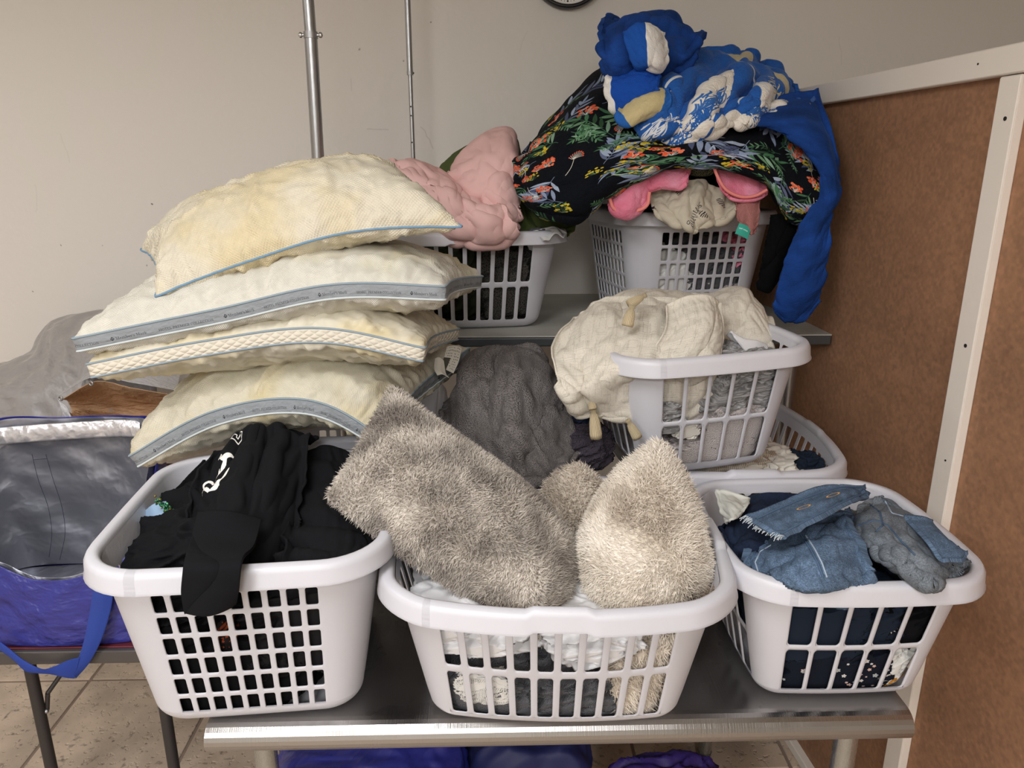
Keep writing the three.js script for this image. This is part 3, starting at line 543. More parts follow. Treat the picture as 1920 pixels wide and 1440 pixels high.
// ------------------------------------------------------------------ pillows: two panels (and a gusset) sewn together and blown up
function inflate({ w, h, nu = 56, nv = 40, rows = 0, gw = 0.05, k = 0.25, steps = 110, seed = 1, rough = 0.004 }) {
  const N = nu * nv, B = 2 * (nu - 1) + 2 * (nv - 1), loop = [];
  for (let i = 0; i < nu - 1; i++) loop.push([i, 0]); for (let j = 0; j < nv - 1; j++) loop.push([nu - 1, j]);
  for (let i = nu - 1; i > 0; i--) loop.push([i, nv - 1]); for (let j = nv - 1; j > 0; j--) loop.push([0, j]);
  const top = (i, j) => j * nu + i, onEdge = (i, j) => i === 0 || j === 0 || i === nu - 1 || j === nv - 1;
  const bot = (i, j) => (rows === 0 && onEdge(i, j) ? top(i, j) : N + j * nu + i), gus = (k2, r) => { const [i, j] = loop[k2 % B]; return r === 0 ? top(i, j) : r === rows + 1 ? bot(i, j) : 2 * N + (r - 1) * B + (k2 % B); };
  const X = new Float32Array((2 * N + rows * B) * 3), set = (q, x, y, z) => X.set([x, y, z], 3 * q);
  const half = rows ? gw / 2 : 0;
  const wrinkle = (x, z, s) => rough * fbm(x * 16 + s, z * 16, s * 1.7, 3);
  for (let j = 0; j < nv; j++) for (let i = 0; i < nu; i++) {
    const x = (i / (nu - 1) - 0.5) * w, z = (j / (nv - 1) - 0.5) * h, b = Math.min(1, 6 * Math.min(i, nu - 1 - i) / nu) * Math.min(1, 6 * Math.min(j, nv - 1 - j) / nv);
    set(top(i, j), x, half + b * (0.01 + wrinkle(x, z, seed)), z);
    if (bot(i, j) >= N) set(bot(i, j), x, -half - b * (0.01 + wrinkle(x, z, seed + 5)), z);
  }
  for (let r = 1; r <= rows; r++) for (let q = 0; q < B; q++) { const [i, j] = loop[q]; set(gus(q, r), (i / (nu - 1) - 0.5) * w, half * (1 - 2 * r / (rows + 1)), (j / (nv - 1) - 0.5) * h); }
  const G = new Float32Array(X.length / 3 * 2); for (let q = 0; q < X.length / 3; q++) { G[2 * q] = X[3 * q] / w + 0.5; G[2 * q + 1] = X[3 * q + 2] / h + 0.5; }
  const E = [], tris = [], len = (a, b) => Math.hypot(X[3 * a] - X[3 * b], X[3 * a + 1] - X[3 * b + 1], X[3 * a + 2] - X[3 * b + 2]);
  const flat = (i, j, i2, j2) => Math.hypot((i - i2) / (nu - 1) * w, (j - j2) / (nv - 1) * h);
  for (const f of [top, bot]) for (let j = 0; j < nv; j++) for (let i = 0; i < nu; i++) {
    const add = (i2, j2, s) => { if (i2 >= 0 && i2 < nu && j2 < nv) E.push(f(i, j), f(i2, j2), flat(i, j, i2, j2), s); };
    add(i + 1, j, 1); add(i, j + 1, 1); add(i + 1, j + 1, 0.35); add(i - 1, j + 1, 0.35); add(i + 2, j, 0.16); add(i, j + 2, 0.16);
    if (i < nu - 1 && j < nv - 1) { const a = f(i, j), b = f(i + 1, j), c = f(i + 1, j + 1), d = f(i, j + 1); f === top ? tris.push(a, d, b, b, d, c) : tris.push(a, b, d, b, c, d); }
  }
  for (let r = 0; r <= rows && rows; r++) for (let q = 0; q < B; q++) {
    const a = gus(q, r), b = gus(q + 1, r), c = gus(q, r + 1), d = gus(q + 1, r + 1);
    E.push(a, c, gw / (rows + 1), 1); if (r) E.push(a, b, len(a, b), 1); E.push(a, d, len(a, d), 0.3, b, c, len(b, c), 0.3);
    tris.push(a, b, c, b, d, c);
  }
  relax(X, new Float32Array(E), { steps, iters: 6, drag: 0.82, pressure: { tris, k } });
  let ax = 0, az = 0; for (let q = 0; q < X.length / 3; q++) { ax = Math.max(ax, Math.abs(X[3 * q])); az = Math.max(az, Math.abs(X[3 * q + 2])); }
  return { X, G, nu, nv, N, B, rows, loop, top, bot, gus, w, h, ax, az };
}
// puckers along the seams and soft creases across the panel
function crush(Y, mu, mv, w, h, amp, seed, flip) {
  const D = new Float32Array(mu * mv);
  for (let j = 0; j < mv; j++) for (let i = 0; i < mu; i++) {
    const x = i / (mu - 1) * w, z = j / (mv - 1) * h, ex = Math.min(x, w - x), ez = Math.min(z, h - z), e = Math.min(ex, ez), inn = smooth(0, 0.02, e);
    const along = ex < ez ? z : x, across = e;
    const pk = ridge(fbm(along * 34 + seed * 3.1, across * 5, seed, 2) * 1.7) * Math.exp(-across / 0.06);
    const wx = fbm(x * 5 + seed, z * 5, 2.2, 2) * 0.25, wz = fbm(x * 5, z * 5 + seed, 7.2, 2) * 0.25;
    const cr1 = ridge(fbm((x + wx) * 7 + seed, (z + wz) * 5, seed * 2.3, 2) * 2.2), cr2 = ridge(fbm((x + wz) * 13, (z - wx) * 16 + seed, 5.1, 2) * 2);
    D[j * mu + i] = amp * inn * (1.2 * pk + 0.9 * cr1 * cr1 + 0.55 * cr2 * cr2 - 0.8);
  }
  const Z = Y.slice(), p = (k, c) => Z[3 * k + c];
  for (let j = 0; j < mv; j++) for (let i = 0; i < mu; i++) {
    const a = j * mu + Math.max(0, i - 1), b = j * mu + Math.min(mu - 1, i + 1), c = Math.max(0, j - 1) * mu + i, d = Math.min(mv - 1, j + 1) * mu + i, k = j * mu + i;
    const ux = p(b, 0) - p(a, 0), uy = p(b, 1) - p(a, 1), uz = p(b, 2) - p(a, 2), vx = p(d, 0) - p(c, 0), vy = p(d, 1) - p(c, 1), vz = p(d, 2) - p(c, 2);
    const x = vy * uz - vz * uy, y = vz * ux - vx * uz, z = vx * uy - vy * ux, l = (Math.hypot(x, y, z) + 1e-12) * (flip ? -1 : 1), q = D[k] / l;
    Y[3 * k] += x * q; Y[3 * k + 1] += y * q; Y[3 * k + 2] += z * q;
  }
}
// lay an inflated pillow on a cage of control points; returns its pieces
function pillow(P, ctrl, sy, o = {}) {
  const C = ctrl.map((r) => r.map((q) => (q.isVector3 ? q : atZ(q[0], q[1], q[2]))));
  if (o.grow) { const m = V3(0, 0, 0); let n = 0; for (const r of C) for (const p of r) { m.add(p); n++; } m.divideScalar(n); for (const r of C) for (const p of r) p.sub(m).multiplyScalar(o.grow).add(m); }
  const at = (k, swell = 0) => {
    const x = P.X[3 * k], y = P.X[3 * k + 1], z = P.X[3 * k + 2], f = o.full ?? 0, e = 0.01;
    let u = lerp(x / (2 * P.ax) + 0.5, P.G[2 * k], f), v = lerp(z / (2 * P.az) + 0.5, P.G[2 * k + 1], f); if (o.round) { const a = 2 * u - 1, b = 2 * v - 1; u = 0.5 + 0.5 * a * Math.sqrt(1 - o.round * b * b / 2); v = 0.5 + 0.5 * b * Math.sqrt(1 - o.round * a * a / 2); }
    const p = bicubic(C, u, v), du = bicubic(C, Math.min(1, u + e), v).sub(bicubic(C, Math.max(0, u - e), v)), dv = bicubic(C, u, Math.min(1, v + e)).sub(bicubic(C, u, Math.max(0, v - e)));
    const n = dv.cross(du).normalize();
    return p.addScaledVector(n, y * sy * (y < 0 ? o.under ?? 1 : 1));
  };
  const W = []; for (let k = 0; k < P.X.length / 3; k++) W.push(at(k));
  const { nu, nv, B, rows } = P, out = {};
  const grid = (f, flip) => {
    const X = new Float32Array(nu * nv * 3); for (let j = 0; j < nv; j++) for (let i = 0; i < nu; i++) { const p = W[f(i, j)]; X.set([p.x, p.y, p.z], 3 * (j * nu + i)); }
    const [Y, mu, mv] = finer(X, nu, nv, o.fine ?? 2), idx = [], uv = [];
    if (o.crush) crush(Y, mu, mv, P.w, P.h, o.crush, (o.seed ?? 1) + (flip ? 7 : 0), flip);
    for (let j = 0; j < mv; j++) for (let i = 0; i < mu; i++) uv.push(i / (mu - 1) * P.w, (1 - j / (mv - 1)) * P.h);
    for (let j = 0; j < mv - 1; j++) for (let i = 0; i < mu - 1; i++) { const a = j * mu + i, b = a + 1, c = b + mu, d = a + mu; flip ? idx.push(a, b, d, b, c, d) : idx.push(a, d, b, b, d, c); }
    const g = new THREE.BufferGeometry(); g.setAttribute('position', new THREE.BufferAttribute(Y, 3)); g.setAttribute('uv', new THREE.Float32BufferAttribute(uv, 2)); g.setIndex(idx); g.computeVertexNormals(); return g;
  };
  out.top = grid(P.top, false); out.bottom = grid(P.bot, true);
  if (rows) {
    const pos = [], uv = [], idx = [], per = 2 * (P.w + P.h); let s = 0;
    const L = []; for (let q = 0; q <= B; q++) { L.push(s); const a = P.loop[q % B], b = P.loop[(q + 1) % B]; s += Math.hypot((a[0] - b[0]) / (nu - 1) * P.w, (a[1] - b[1]) / (nv - 1) * P.h); }
    for (let r = 0; r <= rows + 1; r++) for (let q = 0; q <= B; q++) { const p = W[P.gus(q, r)]; pos.push(p.x, p.y, p.z); uv.push(-L[q] / 0.30, 1 - r / (rows + 1)); }
    for (let r = 0; r <= rows; r++) for (let q = 0; q < B; q++) { const a = r * (B + 1) + q, b = a + 1, c = a + B + 1, d = c + 1; idx.push(a, b, c, b, d, c); }
    const g = new THREE.BufferGeometry(); g.setAttribute('position', new THREE.Float32BufferAttribute(pos, 3)); g.setAttribute('uv', new THREE.Float32BufferAttribute(uv, 2)); g.setIndex(idx); g.computeVertexNormals(); out.gusset = g;
  }
  const cord = (r, rad) => { const pts = []; for (let q = 0; q < B; q++) pts.push(W[P.gus(q, r)].clone()); return new THREE.TubeGeometry(new THREE.CatmullRomCurve3(pts, true), B * 2, rad, 6, true); };
  out.cords = rows ? [cord(0, o.cord ?? 0.0022), cord(rows + 1, o.cord ?? 0.0022)] : [cord(0, o.cord ?? 0.0022)];
  out.W = W; return out;
}
const stainMap = (seed, warm, base = [0.915, 0.89, 0.80], yel = [0.90, 0.83, 0.62]) => tex(256, (u, v) => { const a = tfbm(u, v, 3, seed, 5), b = tfbm(u, v, 7, seed + 9, 4), k = clamp((a - 0.52 + (b - 0.5) * 0.35) * 5 + warm, 0, 1), n = 0.97 + 0.05 * tfbm(u, v, 60, seed + 3, 2); return [0, 1, 2].map((c) => lerp(base[c], yel[c], k) * n); }, { srgb: true, rep: 1.5 });
const diamondBump = tex(256, (u, v) => { const s = 0.5 - 0.5 * Math.cos((u + v) * Math.PI * 2 * 12), t = 0.5 - 0.5 * Math.cos((u - v) * Math.PI * 2 * 12); return Math.pow(s * t, 0.4); });
const twill = (rep) => again(T.twill, rep);
const cottonA = phy({ map: stainMap(101, -0.1, [0.85, 0.825, 0.75], [0.84, 0.79, 0.655]), roughness: 0.86, sheen: 0.25, sheenRoughness: 0.6, bumpMap: again(diamondBump, 12), bumpScale: 0.0009 });
const cottonB = phy({ map: stainMap(121, -0.55, [0.86, 0.85, 0.805], [0.85, 0.82, 0.71]), roughness: 0.84, sheen: 0.25, sheenRoughness: 0.6, bumpMap: twill(6.2), bumpScale: 0.0012 });
const cottonC = phy({ map: stainMap(141, -0.4, [0.86, 0.84, 0.77], [0.84, 0.79, 0.64]), roughness: 0.86, sheen: 0.2, bumpMap: again(T.weave, 9), bumpScale: 0.0006 });
const cottonD = phy({ map: stainMap(161, -0.35, [0.86, 0.84, 0.765], [0.84, 0.79, 0.645]), roughness: 0.86, sheen: 0.2, bumpMap: twill(6.2), bumpScale: 0.0012 });
const quiltBand = phy({ color: hex('#dcd6c6'), roughness: 0.85, bumpMap: again(tex(256, (u, v) => { const s = 0.5 - 0.5 * Math.cos((u * 10 + v * 2.5) * Math.PI * 2), t = 0.5 - 0.5 * Math.cos((u * 10 - v * 2.5) * Math.PI * 2); return Math.pow(s * t, 0.35); }), 1.25, 0.9), bumpScale: 0.0022 });
const bandText = canvasTex(1024, 128, (g, w, h) => {     // 0.6 m of printed gusset
  g.fillStyle = '#8e9499'; g.fillRect(0, 0, w, h);
  const r = rng(5); for (let k = 0; k < 400; k++) { g.fillStyle = r() < 0.5 ? 'rgba(150,156,160,0.25)' : 'rgba(128,134,140,0.25)'; g.fillRect(r() * w, r() * h, 2 + r() * 30, 1 + r() * 3); }
  g.fillStyle = '#2b3138'; g.textBaseline = 'middle';
  g.font = '34px serif'; g.fillText('HOTEL PREMIER COLLECTION', 20, h * 0.56, 520);
  g.save(); g.translate(640, h * 0.52); g.rotate(Math.PI / 4); g.lineWidth = 6; g.strokeStyle = '#2b3138'; g.strokeRect(-11, -11, 22, 22); g.fillRect(-3, -3, 12, 12); g.restore();
  g.font = '36px serif'; g.fillText("Member's Mark", 668, h * 0.54, 300);
}, { rep: 1.5, repY: 1 });
const bandMat = std({ map: bandText, roughness: 0.7, bumpMap: again(T.crease, 1.2, 0.25), bumpScale: 0.0022 });
const cordGrey = std({ color: hex('#8fa0ab'), roughness: 0.7 }), cordPale = std({ color: hex('#c9d2d4'), roughness: 0.7 });

const SQ = {};
function bedPillow(name, label, P, ctrl, sy, top, bottom, band, cordMats, o) {
  const q = pillow(P, ctrl, sy, o), g = thing(name, label, 'pillow', 'stacked bed pillows');
  const b = new THREE.Box3().setFromPoints(q.W); g.position.set((b.min.x + b.max.x) / 2, b.min.y, (b.min.z + b.max.z) / 2);
  addPart('top_panel', q.top, top, g); addPart('bottom_panel', q.bottom, bottom, g);
  if (q.gusset) addPart('gusset', q.gusset, band, g, o.bandLabel);
  q.cords.forEach((c, i) => addPart('piping', c, cordMats[i % cordMats.length], g));
  return { g, q };
}
const flatP = inflate({ w: 0.70, h: 0.46, rows: 0, seed: 3, k: 0.22, rough: 0.006 });
const gusP = inflate({ w: 0.74, h: 0.46, rows: 3, gw: 0.045, seed: 8, k: 0.34, rough: 0.005 });
const gusQ = inflate({ w: 0.72, h: 0.46, rows: 3, gw: 0.05, seed: 14, k: 0.34, rough: 0.006 });
const pA = bedPillow('bed_pillow', 'yellowed cream bed pillow with blue piping on top of the stack', flatP, [
  [[262, 468, -1.72], [430, 402, -1.78], [600, 350, -1.80], [745, 318, -1.78]],
  [[275, 512, -1.57], [450, 452, -1.6], [630, 398, -1.6], [805, 368, -1.6]],
  [[292, 556, -1.41], [470, 496, -1.39], [650, 444, -1.39], [868, 425, -1.41]]], 0.98, cottonA, cottonA, null, [std({ color: hex('#6f93b0'), roughness: 0.7 })], { cord: 0.0024, crush: 0.0085, seed: 2, full: 0.3, under: 0.55 });
const pB = bedPillow('bed_pillow', 'white bed pillow with grey printed gusset, second from the top of the stack', gusP, [
  [[262, 560, -1.78], [470, 520, -1.8], [700, 490, -1.8], [905, 530, -1.72]],
  [[205, 605, -1.56], [440, 562, -1.58], [660, 528, -1.58], [875, 540, -1.55]],
  [[138, 650, -1.36], [400, 602, -1.33], [620, 553, -1.33], [838, 552, -1.37]]], 0.66, cottonB, cottonB, bandMat, [cordGrey, cordPale], { crush: 0.0085, seed: 5, full: 0.35, under: 0.7, bandLabel: 'grey gusset printed with lettering' });
const pC = bedPillow('bed_pillow', 'cream bed pillow with quilted diamond gusset, third from the top of the stack', gusQ, [
  [[290, 640, -1.78], [480, 610, -1.8], [690, 585, -1.8], [862, 628, -1.72]],
  [[228, 668, -1.56], [440, 632, -1.58], [650, 612, -1.58], [830, 648, -1.55]],
  [[164, 698, -1.37], [380, 658, -1.34], [590, 634, -1.34], [798, 668, -1.37]]], 0.6, cottonC, cottonC, quiltBand, [cordGrey, cordGrey], { crush: 0.0085, seed: 9, full: 0.35, under: 0.75, bandLabel: 'white diamond-quilted gusset' });
const pD = bedPillow('bed_pillow', 'cream ribbed bed pillow with grey gusset at the bottom of the stack', gusP, [
  [[330, 778, -1.78], [520, 722, -1.84], [700, 690, -1.85], [885, 662, -1.80]],
  [[290, 820, -1.60], [460, 756, -1.6], [640, 728, -1.6], [800, 742, -1.58]],
  [[250, 868, -1.43], [400, 790, -1.37], [560, 772, -1.36], [712, 832, -1.38]]], 0.72, cottonD, cottonD, bandMat, [cordGrey, cordPale], { crush: 0.0085, seed: 5, full: 0.35, under: 0.7, bandLabel: 'grey gusset printed with lettering' });

// fluffy cushions: a sewn cushion covered with tufts of pile
function tuftGeometry(l, r) { const g = new THREE.ConeGeometry(r, l, 5, 3, true); g.translate(0, l / 2, 0); const p = g.attributes.position; for (let i = 0; i < p.count; i++) { const y = p.getY(i) / l; p.setX(i, p.getX(i) + y * y * l * 0.45); } g.computeVertexNormals(); return g; }
function pile(geos, parent, count, len, rad, mats, seed, flow = 1, cols = ['#cfc6ba', '#b5aca2', '#8f8780']) {
  const r = rng(seed), T3 = [], area = []; let tot = 0;
  for (const g of geos) { const p = g.attributes.position, ix = g.index; for (let k = 0; k < ix.count; k += 3) { const a = V3().fromBufferAttribute(p, ix.getX(k)), b = V3().fromBufferAttribute(p, ix.getX(k + 1)), c = V3().fromBufferAttribute(p, ix.getX(k + 2)); const n = b.clone().sub(a).cross(c.clone().sub(a)), A = n.length(); if (A < 1e-12) continue; tot += A; T3.push([a, b, c, n.divideScalar(A)]); area.push(tot); } }
  parent.updateMatrixWorld(true); const inv = parent.matrixWorld.clone().invert();
  const im = shade(new THREE.InstancedMesh(tuftGeometry(len, rad), mats, count)), m = new THREE.Matrix4(), q = new THREE.Quaternion(), q2 = new THREE.Quaternion(), up = V3(0, 1, 0), C = cols.map((h) => hex(h)), col = new THREE.Color();
  for (let k = 0; k < count; k++) {
    const x = r() * tot; let lo = 0, hi = area.length - 1; while (lo < hi) { const md = (lo + hi) >> 1; area[md] < x ? lo = md + 1 : hi = md; }
    const [a, b, c, n] = T3[lo]; let s = r(), t = r(); if (s + t > 1) { s = 1 - s; t = 1 - t; }
    const p = a.clone().addScaledVector(b.clone().sub(a), s).addScaledVector(c.clone().sub(a), t);
    const f = 9, d = V3(fbm(p.x * f + seed, p.y * f, p.z * f, 2), fbm(p.x * f, p.y * f + seed, p.z * f + 3, 2), fbm(p.x * f + 5, p.y * f, p.z * f + seed, 2)).multiplyScalar(2.6 * flow).add(V3((r() - 0.5) * 0.7, -0.25 + (r() - 0.5) * 0.7, (r() - 0.5) * 0.7));
    d.addScaledVector(n, -d.dot(n)).addScaledVector(n, 0.75).normalize();
    q.setFromUnitVectors(up, d); q2.setFromAxisAngle(up, r() * 6.28); q.multiply(q2);
    const sc = 0.7 + 0.6 * r(); m.compose(p.addScaledVector(n, -0.001).applyMatrix4(inv), q, V3(sc, sc, sc)); im.setMatrixAt(k, m);
    const w = clamp(0.5 + 1.6 * fbm(p.x * 11 + 3, p.y * 11, p.z * 11 + seed, 3) + (r() - 0.5) * 0.35, 0, 1); w < 0.5 ? col.copy(C[2]).lerp(C[1], w * 2) : col.copy(C[1]).lerp(C[0], w * 2 - 1); im.setColorAt(k, col);
  }
  im.name = 'pile'; im.userData = { kind: 'stuff' }; parent.add(im); return im;
}
const furMat = std({ color: 0xffffff, roughness: 0.95 });
function fluffy(label, P, ctrl, sy, count, len, cols, baseCol, seed, flow) {
  const q = pillow(P, ctrl, sy, { fine: 1, grow: 1.09, full: 0.75, round: seed === 5 ? 0.12 : 0.6 }), g = thing('fluffy_cushion', label, 'cushion', 'fluffy cushions in the oval basket');
  const b = new THREE.Box3().setFromPoints(q.W); g.position.set((b.min.x + b.max.x) / 2, b.min.y, (b.min.z + b.max.z) / 2);
  const world = [q.top.clone(), q.bottom.clone()];
  addPart('cover', join([q.top, q.bottom]), std({ color: hex(baseCol), roughness: 1 }), g);
  pile(world, g, count, len, 0.0019, furMat, seed, flow, cols);
  return g;
}
const cush = inflate({ w: 0.5, h: 0.34, nu: 44, nv: 32, rows: 0, seed: 21, k: 0.3, rough: 0.01 });
const cush2 = inflate({ w: 0.40, h: 0.40, nu: 36, nv: 36, rows: 0, seed: 27, k: 0.3, rough: 0.008 });
const cG = fluffy('shaggy taupe-grey cushion leaning out over two basket rims', cush, [
  [[742, 735, -1.37], [868, 838, -1.36], [985, 930, -1.30], [1080, 1060, -1.2]],
  [[685, 835, -1.27], [810, 930, -1.19], [930, 1020, -1.13], [1052, 1130, -1.10]],
  [[628, 935, -1.18], [745, 1030, -1.11], [880, 1120, -1.07], [1010, 1195, -1.06]]], 0.8, 52000, 0.0105, ['#d8d1c7', '#b3aba1', '#857d76'], '#999188', 5, 1.1);
const cC = fluffy('curly cream fleece cushion standing upright in the oval basket', cush2, [
  [[1072, 1030, -1.21], [1150, 905, -1.25], [1240, 806, -1.27]],
  [[1118, 1160, -1.15], [1205, 1040, -1.15], [1300, 940, -1.18]],
  [[1185, 1275, -1.10], [1275, 1180, -1.09], [1345, 1085, -1.11]]], 0.95, 34000, 0.013, ['#f2ebe0', '#e2d9cb', '#c2b6a7'], '#d2c8ba', 9, 1.3);
const cR = fluffy('cream fleece cushion half hidden behind the two standing cushions', cush2, [
  [[985, 985, -1.36], [1030, 905, -1.40], [1085, 862, -1.42]],
  [[1010, 1060, -1.33], [1075, 985, -1.34], [1135, 920, -1.36]],
  [[1060, 1130, -1.30], [1120, 1060, -1.30], [1170, 990, -1.32]]], 0.6, 12000, 0.012, ['#ece4d8', '#d9cfc1', '#b9ad9e'], '#c9beb0', 13, 1.2);

// sewn-in care labels on the bottom pillow
{
  const lab = canvasTex(256, 256, (g, w, h) => { g.fillStyle = '#d9d6cb'; g.fillRect(0, 0, w, h); g.fillStyle = '#4a4a40'; g.fillRect(0, h * 0.45, w * 0.42, h * 0.55); const r = rng(3); g.strokeStyle = '#55554c'; g.lineWidth = 7; for (let k = 0; k < 9; k++) for (let q = 0; q < 8; q++) if (r() < 0.75) { const x = 20 + q * 28, y = 18 + k * 26; g.beginPath(); g.moveTo(x, y); g.lineTo(x + 8 + r() * 12, y + (r() - 0.5) * 10); g.stroke(); } }, { wrap: false });
  addPart('care_label', drape({ ctrl: [[[838, 650, -1.66], [852, 648, -1.665], [866, 652, -1.67]], [[832, 672, -1.63], [846, 674, -1.635], [860, 678, -1.64]], [[826, 686, -1.615], [838, 694, -1.615], [850, 700, -1.62]]], nu: 12, nv: 12, steps: 0, th: 0.001, size: [1, 1] }), std({ map: lab, roughness: 0.8 }), pD.g, 'printed care label');
  addPart('care_label', drape({ ctrl: [[[816, 672, -1.60], [824, 670, -1.60], [832, 676, -1.60]], [[814, 690, -1.585], [824, 692, -1.58], [836, 700, -1.585]], [[820, 704, -1.575], [830, 702, -1.572], [842, 708, -1.575]]], nu: 12, nv: 12, steps: 0, th: 0.001 }), std({ color: hex('#d5d1c6'), roughness: 0.8 }), pD.g, 'blank white label');
}
// ------------------------------------------------------------------ folding table, insulated bag and plastic at the left
const FT = 0.722;
{
  const g = thing('folding_table', 'narrow folding table with maroon top and dark metal legs under the blue bag', 'table', undefined, V3(-0.99, 0, -2.0));
  part('top', box(-0.31, 0.265, FT - 0.02, FT, -0.56, 0.53, 0.002), std({ map: tex(256, (u, v) => { const a = tfbm(u, v, 6, 201, 4); return [0.36 + a * 0.08, 0.15 + a * 0.04, 0.19 + a * 0.05]; }, { srgb: true, rep: 2 }), roughness: 0.4 }), g);
  part('edge_band', box(-0.32, 0.275, FT - 0.034, FT - 0.001, 0.531, 0.545, 0.004), std({ color: hex('#4a4644'), roughness: 0.35 }), g);
  part('apron', box(-0.30, 0.255, FT - 0.05, FT - 0.021, -0.55, 0.52), paintBlack, g);
  for (const [x, z] of [[-0.105, 0.47], [0.193, 0.47], [-0.105, -0.42], [0.193, -0.42]]) {
    const l = part('leg', rod(V3(x, 0, z), V3(x, FT - 0.05, z), 0.0135, 18), paintBlack, g);
    if (z > 0) { const s = x < 0 ? 1 : -1; part('brace', join([rod(V3(x + s * 0.012, 0.50, z - 0.01), V3(x + s * 0.02, 0.545, z - 0.012), 0.0055, 8), rod(V3(x + s * 0.02, 0.545, z - 0.012), V3(x + s * 0.11, FT - 0.05, z - 0.10), 0.0055, 8)]), paintBlack, l); part('rivet', new THREE.SphereGeometry(0.006, 10, 8).translate(x + s * 0.014, 0.50, z - 0.004), zinc, l); }
    part('foot_cap', rod(V3(x, 0, z), V3(x, 0.03, z), 0.016, 14), std({ color: hex('#2c2a2a'), roughness: 0.7 }), l);
  }
}
const silver = std({ color: new THREE.Color().setRGB(0.33, 0.345, 0.40), metalness: 0.75, roughness: 0.44, bumpMap: again(T.crease, 1.4), bumpScale: 0.005 });
const blueTarp = phy({ color: hex('#2b2f86'), roughness: 0.42, clearcoat: 0.3, clearcoatRoughness: 0.35, bumpMap: again(T.crease, 1.6), bumpScale: 0.006 });
const blueWeb = std({ color: hex('#23419c'), roughness: 0.7, bumpMap: again(T.twill, 20), bumpScale: 0.0006 });
function ring(pts, rows, nu, nv, inset, seed, th, rough) {      // a bag wall: plan points [x, z, top], from the top hem to the base
  const c = V3(0, 0, 0); for (const [x, z] of pts) c.add(V3(x / pts.length, 0, z / pts.length));
  const cols = [...pts, pts[0]], C = [];
  for (let r = 0; r < rows; r++) { const t = r / (rows - 1); C.push(cols.map(([x, z, top], k) => { const bul = 1 + 0.05 * Math.sin(t * Math.PI), k2 = (1 - inset / 0.25) * bul; return V3(c.x + (x - c.x) * k2, lerp(top, FT + 0.004 + inset, t) , c.z + (z - c.z) * k2); })); }
  return drape({ ctrl: C, nu, nv, ex: [1.03, 1.03], seed, steps: 24, anchor: 0.12, hem: 0.3, every: 9, rough, freq: 7, gravity: 0, th, bend: 0.7, fine: 2, soft: 2 });
}
{
  const plan = [[-1.20, -1.49, 0.955], [-1.085, -1.475, 0.93], [-1.0, -1.47, 0.895], [-0.90, -1.475, 0.90], [-0.80, -1.50, 0.955], [-0.79, -1.62, 1.06], [-0.83, -1.76, 1.15], [-0.92, -1.81, 1.155], [-1.09, -1.82, 1.15], [-1.26, -1.80, 1.145], [-1.30, -1.68, 1.06]];
  const g = thing('insulated_bag', 'large blue shopping bag with silver lining standing open on the folding table', 'bag', undefined, V3(-1.03, FT, -1.64));
  addPart('outer_shell', ring(plan, 5, 120, 34, 0, 4, 0.002, 0.016), blueTarp, g);
  const lin = addPart('silver_lining', ring(plan, 5, 120, 34, 0.018, 4, 0.0012, 0.016), silver, g, 'crinkled silver lining');
  const base = new THREE.Shape(plan.map(([x, z]) => new THREE.Vector2((x + 1.03) * 0.95, -(z + 1.64) * 0.95)));
  part('base', new THREE.ExtrudeGeometry(base, { depth: 0.004, bevelEnabled: false }).rotateX(-Math.PI / 2).translate(0, 0.014, 0), silver, g);
  const hemPts = [[-10, 812], [60, 806], [150, 800], [225, 796], [262, 798]];
  addPart('top_hem', drape({ ctrl: [hemPts.map(([x, y]) => [x, y - 9, -1.792]), hemPts.map(([x, y]) => [x, y + 4, -1.782]), hemPts.map(([x, y]) => [x, y + 22, -1.783])], nu: 60, nv: 8, steps: 20, ex: [1.03, 1.02], rough: 0.004, th: 0.003, anchor: 0.2, gravity: 0 }), std({ color: new THREE.Color().setRGB(0.75, 0.76, 0.8), metalness: 0.7, roughness: 0.36, bumpMap: again(T.crease, 2.5), bumpScale: 0.004 }), g, 'bright folded hem');
  const thread = std({ color: hex('#20223f'), roughness: 0.8 });
  for (const pts of [[[60, 852], [72, 900], [90, 950], [97, 1000], [92, 1045]], [[86, 852], [100, 900], [116, 950], [122, 1000], [112, 1050]], [[62, 862], [88, 860]]]) part('stitching', tube(pts.map(([x, y]) => atZ(x, y, -1.765 + (y - 850) * 0.0001)), 0.0006, 30, 5).applyMatrix4(new THREE.Matrix4().makeTranslation(1.03, -FT, 1.64)), thread, lin);
  // carrying strap that hangs over the table edge
  const ribbon = (a, b, z) => drape({ ctrl: a.map((p, i) => [[p[0], p[1], z[i]], [(p[0] + b[i][0]) / 2, (p[1] + b[i][1]) / 2, z[i] + 0.002], [b[i][0], b[i][1], z[i]]]), nu: 6, nv: 50, steps: 0, th: 0.0018 });
  addPart('carry_strap', ribbon([[182, 1072], [174, 1115], [168, 1150], [158, 1200], [146, 1238], [138, 1262]], [[214, 1075], [212, 1115], [206, 1150], [190, 1200], [168, 1242], [142, 1272]], [-1.462, -1.452, -1.448, -1.441, -1.438, -1.436]), blueWeb, g, 'blue webbing strap');
  addPart('carry_strap', ribbon([[150, 1232], [128, 1238], [100, 1250], [78, 1254], [45, 1238], [20, 1218], [-4, 1200]], [[140, 1272], [122, 1270], [96, 1264], [70, 1262], [48, 1258], [24, 1236], [-6, 1214]], [-1.437, -1.436, -1.436, -1.436, -1.437, -1.439, -1.444]), blueWeb, g, 'blue webbing strap');
}
const film = phy({ color: hex('#a3a09f'), roughness: 0.42, transmission: 0.15, thickness: 0, clearcoat: 0.35, clearcoatRoughness: 0.3, bumpMap: again(T.crease, 1.6), bumpScale: 0.008 });
